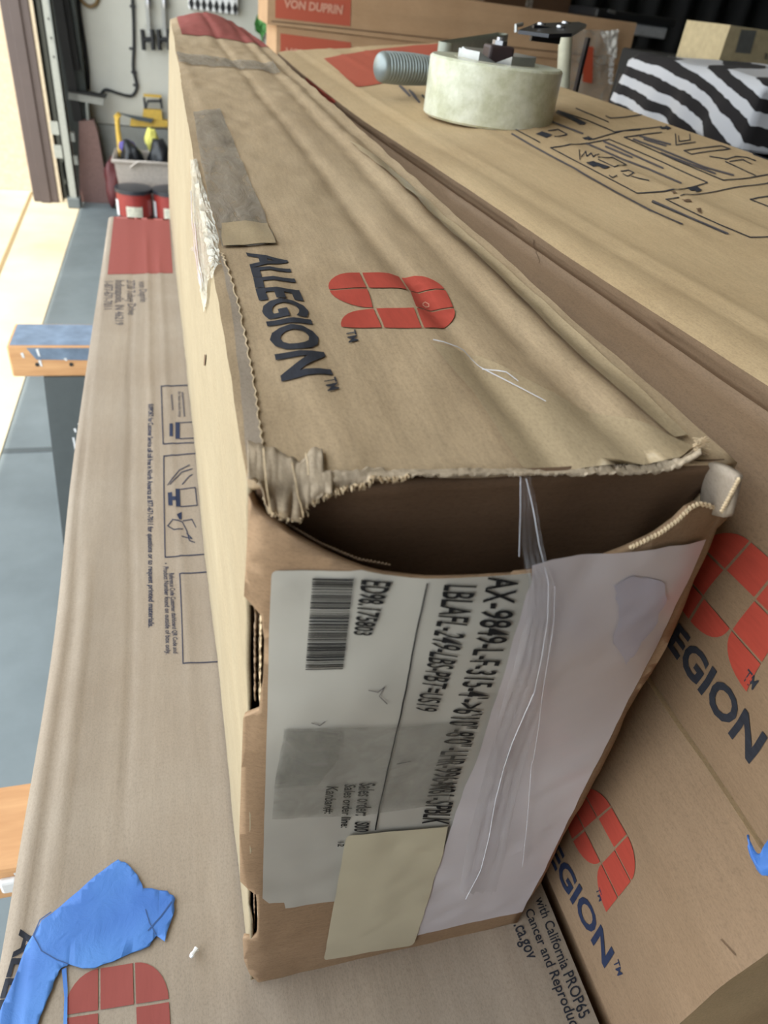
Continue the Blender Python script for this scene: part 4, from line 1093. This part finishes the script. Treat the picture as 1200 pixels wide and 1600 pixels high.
# ================================================================ THINGS AGAINST THE BACK WALL
def wp(px, py, y=WY): return at(px, py, y=y)
def cable(name, pts, r, label, y=WY - .15):
    c = [wp(*p, y) for p in pts]; out = []
    for i in range(len(c) - 1):
        p0, p1, p2, p3 = c[max(0, i-1)], c[i], c[i+1], c[min(len(c)-1, i+2)]
        for k in range(6):
            t = k / 6; out.append(.5 * ((2*p1) + (p2-p0)*t + (2*p0-5*p1+4*p2-p3)*t*t + (3*p1-p0-3*p2+p3)*t**3))
    out.append(c[-1])
    o = MB().tube(out, r, 8).build(name, M['cable'], None, True); tag(o, label, 'cable'); return o
ca = cable('wall_cable', [(206,-12),(208,20),(209,70),(208,105),(213,130),(212,142),(204,150),(185,146),(166,140),(158,147)], .085, 'black cable running down the white wall and hooking left to the grey bracket')
MBc = MB()
for p in ((207,10),(206,76),(209,113),(212,133),(198,149),(166,141)): q = wp(*p, WY - .15); MBc.box(q - Vector((.16,.1,.06)), q + Vector((.16,.1,.06)))
tag(MBc.build('cable_clip', M['cable'], ca), kind='stuff')
cable('wall_cable', [(121,-12),(126,30),(133,75),(137,110),(138,140)], .10, 'black cable dropping straight down the wall left of the clipped one')
o = cable('hose_loop', [(122,-8),(130,4),(140,10),(150,6),(154,-6)], .10, 'brown hose loop hanging at the top of the wall'); o['category'] = 'hose'; o.data.materials[0] = plain('brown_hose', (120, 96, 60), .6)
# dark strips leaning in the corner
for k, (a, b, lab) in enumerate((((88,-10),(122,190),'dark angled door strut beside the track'), ((98,-10),(118,110),'shorter dark strut behind the track'))):
    p, q = wp(*a, 52.6 + k * .25), wp(*b, 52.6 + k * .25)
    tag(MB().prism([p + Vector((-.25,0,0)), p + Vector((.25,0,0)), q + Vector((.25,0,0)), q + Vector((-.25,0,0))], (0, .12, 0)).build('door_strut', M['darkwall'], None), lab, 'strut')
pb_ = wp(128, 280, 53.6)
tag(MB().bev((pb_.x - .35, 53.45, FL), (pb_.x + .3, 53.7, -5.0), .03).build('wooden_board', M['board'], None), 'pinkish wooden board standing upright in the corner', 'board')
# grey bracket
bk = empty('wall_bracket', (-5.1, 52.6, -7.9), 'grey metal bracket box sticking out from the door corner', 'bracket')
a, b = wp(106, 142, 52.6), wp(164, 152, 52.6)
MB().prism([wp(107,143,52.6), wp(164,152,52.6), wp(161,165,52.6), wp(107,155,52.6)], (0, .8, 0)).build('bracket_body', M['grey'], bk)
MB().prism([wp(107,141,52.5), wp(166,151,52.5), wp(165,154,52.5), wp(107,144,52.5)], (0, 1.0, 0)).build('dark_lip', M['darkwall'], bk)
# long-handled dustpan
dp = empty('lobby_dustpan', (-4.4, 52.6, FL), 'tapered reddish brown long-handled dustpan standing in the corner', 'dustpan')
P = [wp(123,190,52.4), wp(146,188,52.4), wp(152,205,52.4), wp(168,280,52.4), wp(120,284,52.4)]
for q in P: q.z = max(q.z, FL)
P[3].z = FL; P[4].z = FL
MB().prism(P, (0, .9, 0)).build('pan', M['mauve'], dp)
MB().tube([wp(138,189,52.7), wp(136,160,52.7)], .10, 8).build('handle', M['galv'], dp, True)
# tub with bags
tb = empty('storage_tub', (-1.5, 49.5, FL), 'pale open tub standing behind the red cans', 'tub')
def tubf():
    a, b = wp(178, 250, 48.6), wp(300, 252, 48.6)
    x0, x1, zt_ = a.x, b.x, a.z
    mb = MB(); z0 = FL + .02
    o_ = [(x0, 48.4), (x1, 48.4), (x1, 51.4), (x0, 51.4)]; i_ = [(x0 + .35, 48.7), (x1 - .35, 48.7), (x1 - .35, 51.1), (x0 + .35, 51.1)]
    vs = [(x, y, zt_) for x, y in o_] + [(x, y, z0) for x, y in i_] + [(x + (.12 if x < 0 else -.12), y + (.12 if y < 50 else -.12), zt_) for x, y in o_] + [(x + (.1 if x < 0 else -.1), y + (.1 if y < 50 else -.1), z0 + .1) for x, y in i_]
    fs = []
    for k in range(4):
        n = (k + 1) % 4; fs += [(k, n, 4 + n, 4 + k), (8 + k, 12 + k, 12 + n, 8 + n), (k, 8 + k, 8 + n, n)]
    fs += [(4, 5, 6, 7), (12, 15, 14, 13)]
    mb.add(vs, fs).build('tub_body', M['bin'], tb)
    MB().tube([(x0 - .05, 48.35, zt_), (x1 + .05, 48.35, zt_), (x1 + .05, 51.45, zt_), (x0 - .05, 51.45, zt_), (x0 - .05, 48.35, zt_)], .12, 6).build('rim', M['bin'], tb, True)
    MB().tube([(x0 + .9, 48.3, zt_ - .3), (x0 + 1.4, 48.1, zt_ + .1), (x0 + 3.2, 48.1, zt_ + .1), (x0 + 4.2, 48.3, zt_ - .4)], .07, 6).build('handle', M['bin'], tb, True)
    return x0, x1, zt_
tx0, tx1, tzt = tubf()
def lump(name, c, r, mat, label, cat, seed=0, group=None):
    bm = bmesh.new(); bmesh.ops.create_icosphere(bm, subdivisions=3, radius=1)
    vs = []
    for v in bm.verts:
        k = 1 + .35 * nz(v.co.x + seed, v.co.y, v.co.z, 1.6); vs.append(Vector(c) + Vector((v.co.x*r[0]*k, v.co.y*r[1]*k, v.co.z*r[2]*k)))
    fs = [tuple(v.index for v in f.verts) for f in bm.faces]; bm.free()
    o = obj(name, vs, fs, mat, None, True); tag(o, label, cat, group); return o
lump('black_bag', (-2.4, 49.6, tzt - .1), (.66, .7, 1.0), M['bagblack'], 'black rubbish bag bulging at the left of the tub', 'bag', 1)
lump('black_bag', (-.7, 49.6, tzt - .0), (.72, .7, 1.1), M['bagblack'], 'black rubbish bag in the middle of the tub', 'bag', 5)
lump('yellow_cloth', wp(237, 218, 51.0), (.38, .3, .65), M['yellow2'], 'yellow cloth sticking up out of the tub', 'cloth', 3)
lump('purple_cloth', wp(200, 231, 50.6), (.5, .4, .45), M['purple'], 'purple cloth bunched at the back of the tub', 'cloth', 8)
o = MB().tube([wp(183,182,51), wp(184,200,51), wp(190,245,51)], [.16, .14, .2], 8).build('yellow_rod', M['yellow'], None, True); tag(o, 'yellow rod standing upright in the left of the tub', 'rod')
MB().tube([wp(181,178,51), wp(186,184,51)], .22, 8).build('knob', M['yellow'], o, True)
lump('red_bucket', Vector((-3.75, 51.4, -11.9)), (.55, .6, 1.45), M['redthing'], 'red pail half hidden at the left of the tub', 'pail', 2)
# paint cans
def can(px, lab):
    b = at(px, 325, z=FL); x, y = b.x, 47.2; s = y / b.y; x = b.x * s
    r = 1.02; c = Vector((x, y, FL)); H = 2.1
    e = empty('metal_can', c, lab, 'can', 'red cans in front of the tub')
    MB().lathe(c, [(r, .0), (r, .8)], 28).build('can_foot', M['canlid'], e, True)
    MB().lathe(c, [(r - .02, .8), (r - .02, H)], 28).build('can_body', M['canred'], e, True)
    MB().lathe(c, [(r + .05, H), (r + .05, H + .22), (r - .2, H + .26), (0, H + .26)], 28).build('lid', M['canlid'], e, True)
    vs = []; n = 8
    for k in range(n + 1):
        a = -math.pi / 2 - .45 + .9 * k / n
        for zz in (.75, 1.45): vs.append(c + Vector((math.cos(a) * (r + .02), math.sin(a) * (r + .02), zz)))
    obj('can_label', vs, [(2*k, 2*k+2, 2*k+3, 2*k+1) for k in range(n)], M['canlabel'], e, True)
    vs = []
    for k in range(n + 1):
        a = math.pi + .0 + .55 * k / n
        for zz in (.8, 1.7): vs.append(c + Vector((math.cos(a) * (r + .02), math.sin(a) * (r + .02), zz)))
    obj('can_label', vs, [(2*k, 2*k+2, 2*k+3, 2*k+1) for k in range(n)], M['white_plastic'], e, True)
can(211, 'red can with dark lid, left one of the pair in front of the tub')
can(268, 'red can with dark lid, right one of the pair, cut by the torn carton')
# yellow frame tool on the ledge
yt = empty('yellow_tool', (-1.3, 53.9, -9.0), 'yellow tool frame with grey blade leaning on the wall ledge above the tub', 'tool')
MB().prism([wp(204,186,53.8), wp(262,188,53.8), wp(262,199,53.8), wp(203,197,53.8)], (0, .3, 0)).build('base_bar', M['yellow'], yt)
MB().prism([wp(224,170,53.8), wp(252,172,53.8), wp(254,188,53.8), wp(222,188,53.8)], (0, .3, 0)).build('body', M['yellow'], yt)
MB().prism([wp(224,147,53.8), wp(252,149,53.8), wp(252,153,53.8), wp(224,151,53.8)], (0, .25, 0)).build('grip_bar', M['yellow'], yt)
MB().tube([wp(225,152,53.8), wp(227,170,53.8)], .08, 6).tube([wp(251,153,53.8), wp(253,170,53.8)], .08, 6).tube([wp(228,168,53.7), wp(231,158,53.7), wp(250,158,53.7), wp(253,168,53.7)], .09, 6).build('wire_handle', M['cable'], yt, True)
MB().prism([wp(182,176,53.6), wp(240,186,53.6), wp(236,192,53.6), wp(215,188,53.6)], (0, .1, 0)).build('blade', M['darkgrey'], yt)
# hanging tools with black rollers
for px, lab in ((230, 'left of the two steel hangers with black rollers on the wall'), (255, 'right of the two steel hangers with black rollers on the wall')):
    h = empty('roller_hanger', wp(px, 80, WY - .4), lab, 'hanger', 'roller hangers on the wall')
    p, q = wp(px - 2, -12, WY - .3), wp(px - 1, 60, WY - .3)
    MB().box((p.x - .09, WY - .5, q.z - .2), (p.x + .09, WY - .2, p.z)).build('arm', M['steel'], h)
    for dx in (-7.5, 7.5):
        a, b = wp(px + dx, 46, WY - .5), wp(px + dx, 78, WY - .5)
        MB().tube([Vector((a.x, a.y, a.z)), Vector((a.x, a.y, b.z))], .14, 10).build('roller', M['black_plastic'], h, True)
    a, b = wp(px - 6, 62, WY - .5), wp(px + 6, 62, WY - .5); MB().tube([a, b], .14, 8).build('axle', M['cable'], h, True)
    a = wp(px + 2, 5, WY - .5); MB().tube([a + Vector((0,0,.5)), a, a - Vector((0,0,.25))], [.1, .16, .1], 8).build('hook', M['chrome'], h, True)
# harlequin-patterned board
hp = empty('patterned_panel', (3, 53.8, -2.4), 'black and white diamond-patterned panel hanging on the wall above the far end of the carton', 'panel')
ax, bx_ = wp(294, 5, 54.1), wp(372, 10, 54.1)
MB().bev((ax.x, 54.0, -2.3), (bx_.x, 54.3, .6), .08).build('panel_body', M['white_plastic'], hp)
mb = MB(); nd = 8; wd = (bx_.x - ax.x) / nd
for i in range(nd):
    for j in range(4):
        c = Vector((ax.x + wd * (i + .5), 53.98, -2.0 + j * .75)); mb.add([c + Vector((-wd*.45,0,0)), c + Vector((0,0,-.36)), c + Vector((wd*.45,0,0)), c + Vector((0,0,.36))], [(0,1,2,3)])
tag(mb.build('black_diamonds', M['black_plastic'], hp), kind='stuff')
mb = MB(); rr = random.Random(2)
lf = empty('potted_leaf', wp(408, 60, 54.2), 'green leaves peeping out between the carton and the stacked red boxes', 'plant')
for tip, base, wdt in (((402,22),(410,56),.6), ((414,30),(408,60),.5), ((398,40),(412,58),.4)):
    a, b = wp(*tip, 54.2), wp(*base, 54.3); m_ = (a + b) / 2; s = Vector((wdt / 1.6, 0, 0))
    MB().add([a, m_ - s + Vector((0,-.1,0)), b, m_ + s + Vector((0,-.1,0)), m_ + Vector((0,.08,0))], [(0,1,4),(1,2,4),(2,3,4),(3,0,4)]).build('leaf', M['green'], lf, True)
MB().tube([wp(409,55,54.4), wp(410,90,54.42)], .06, 6).build('stem', M['green'], lf)
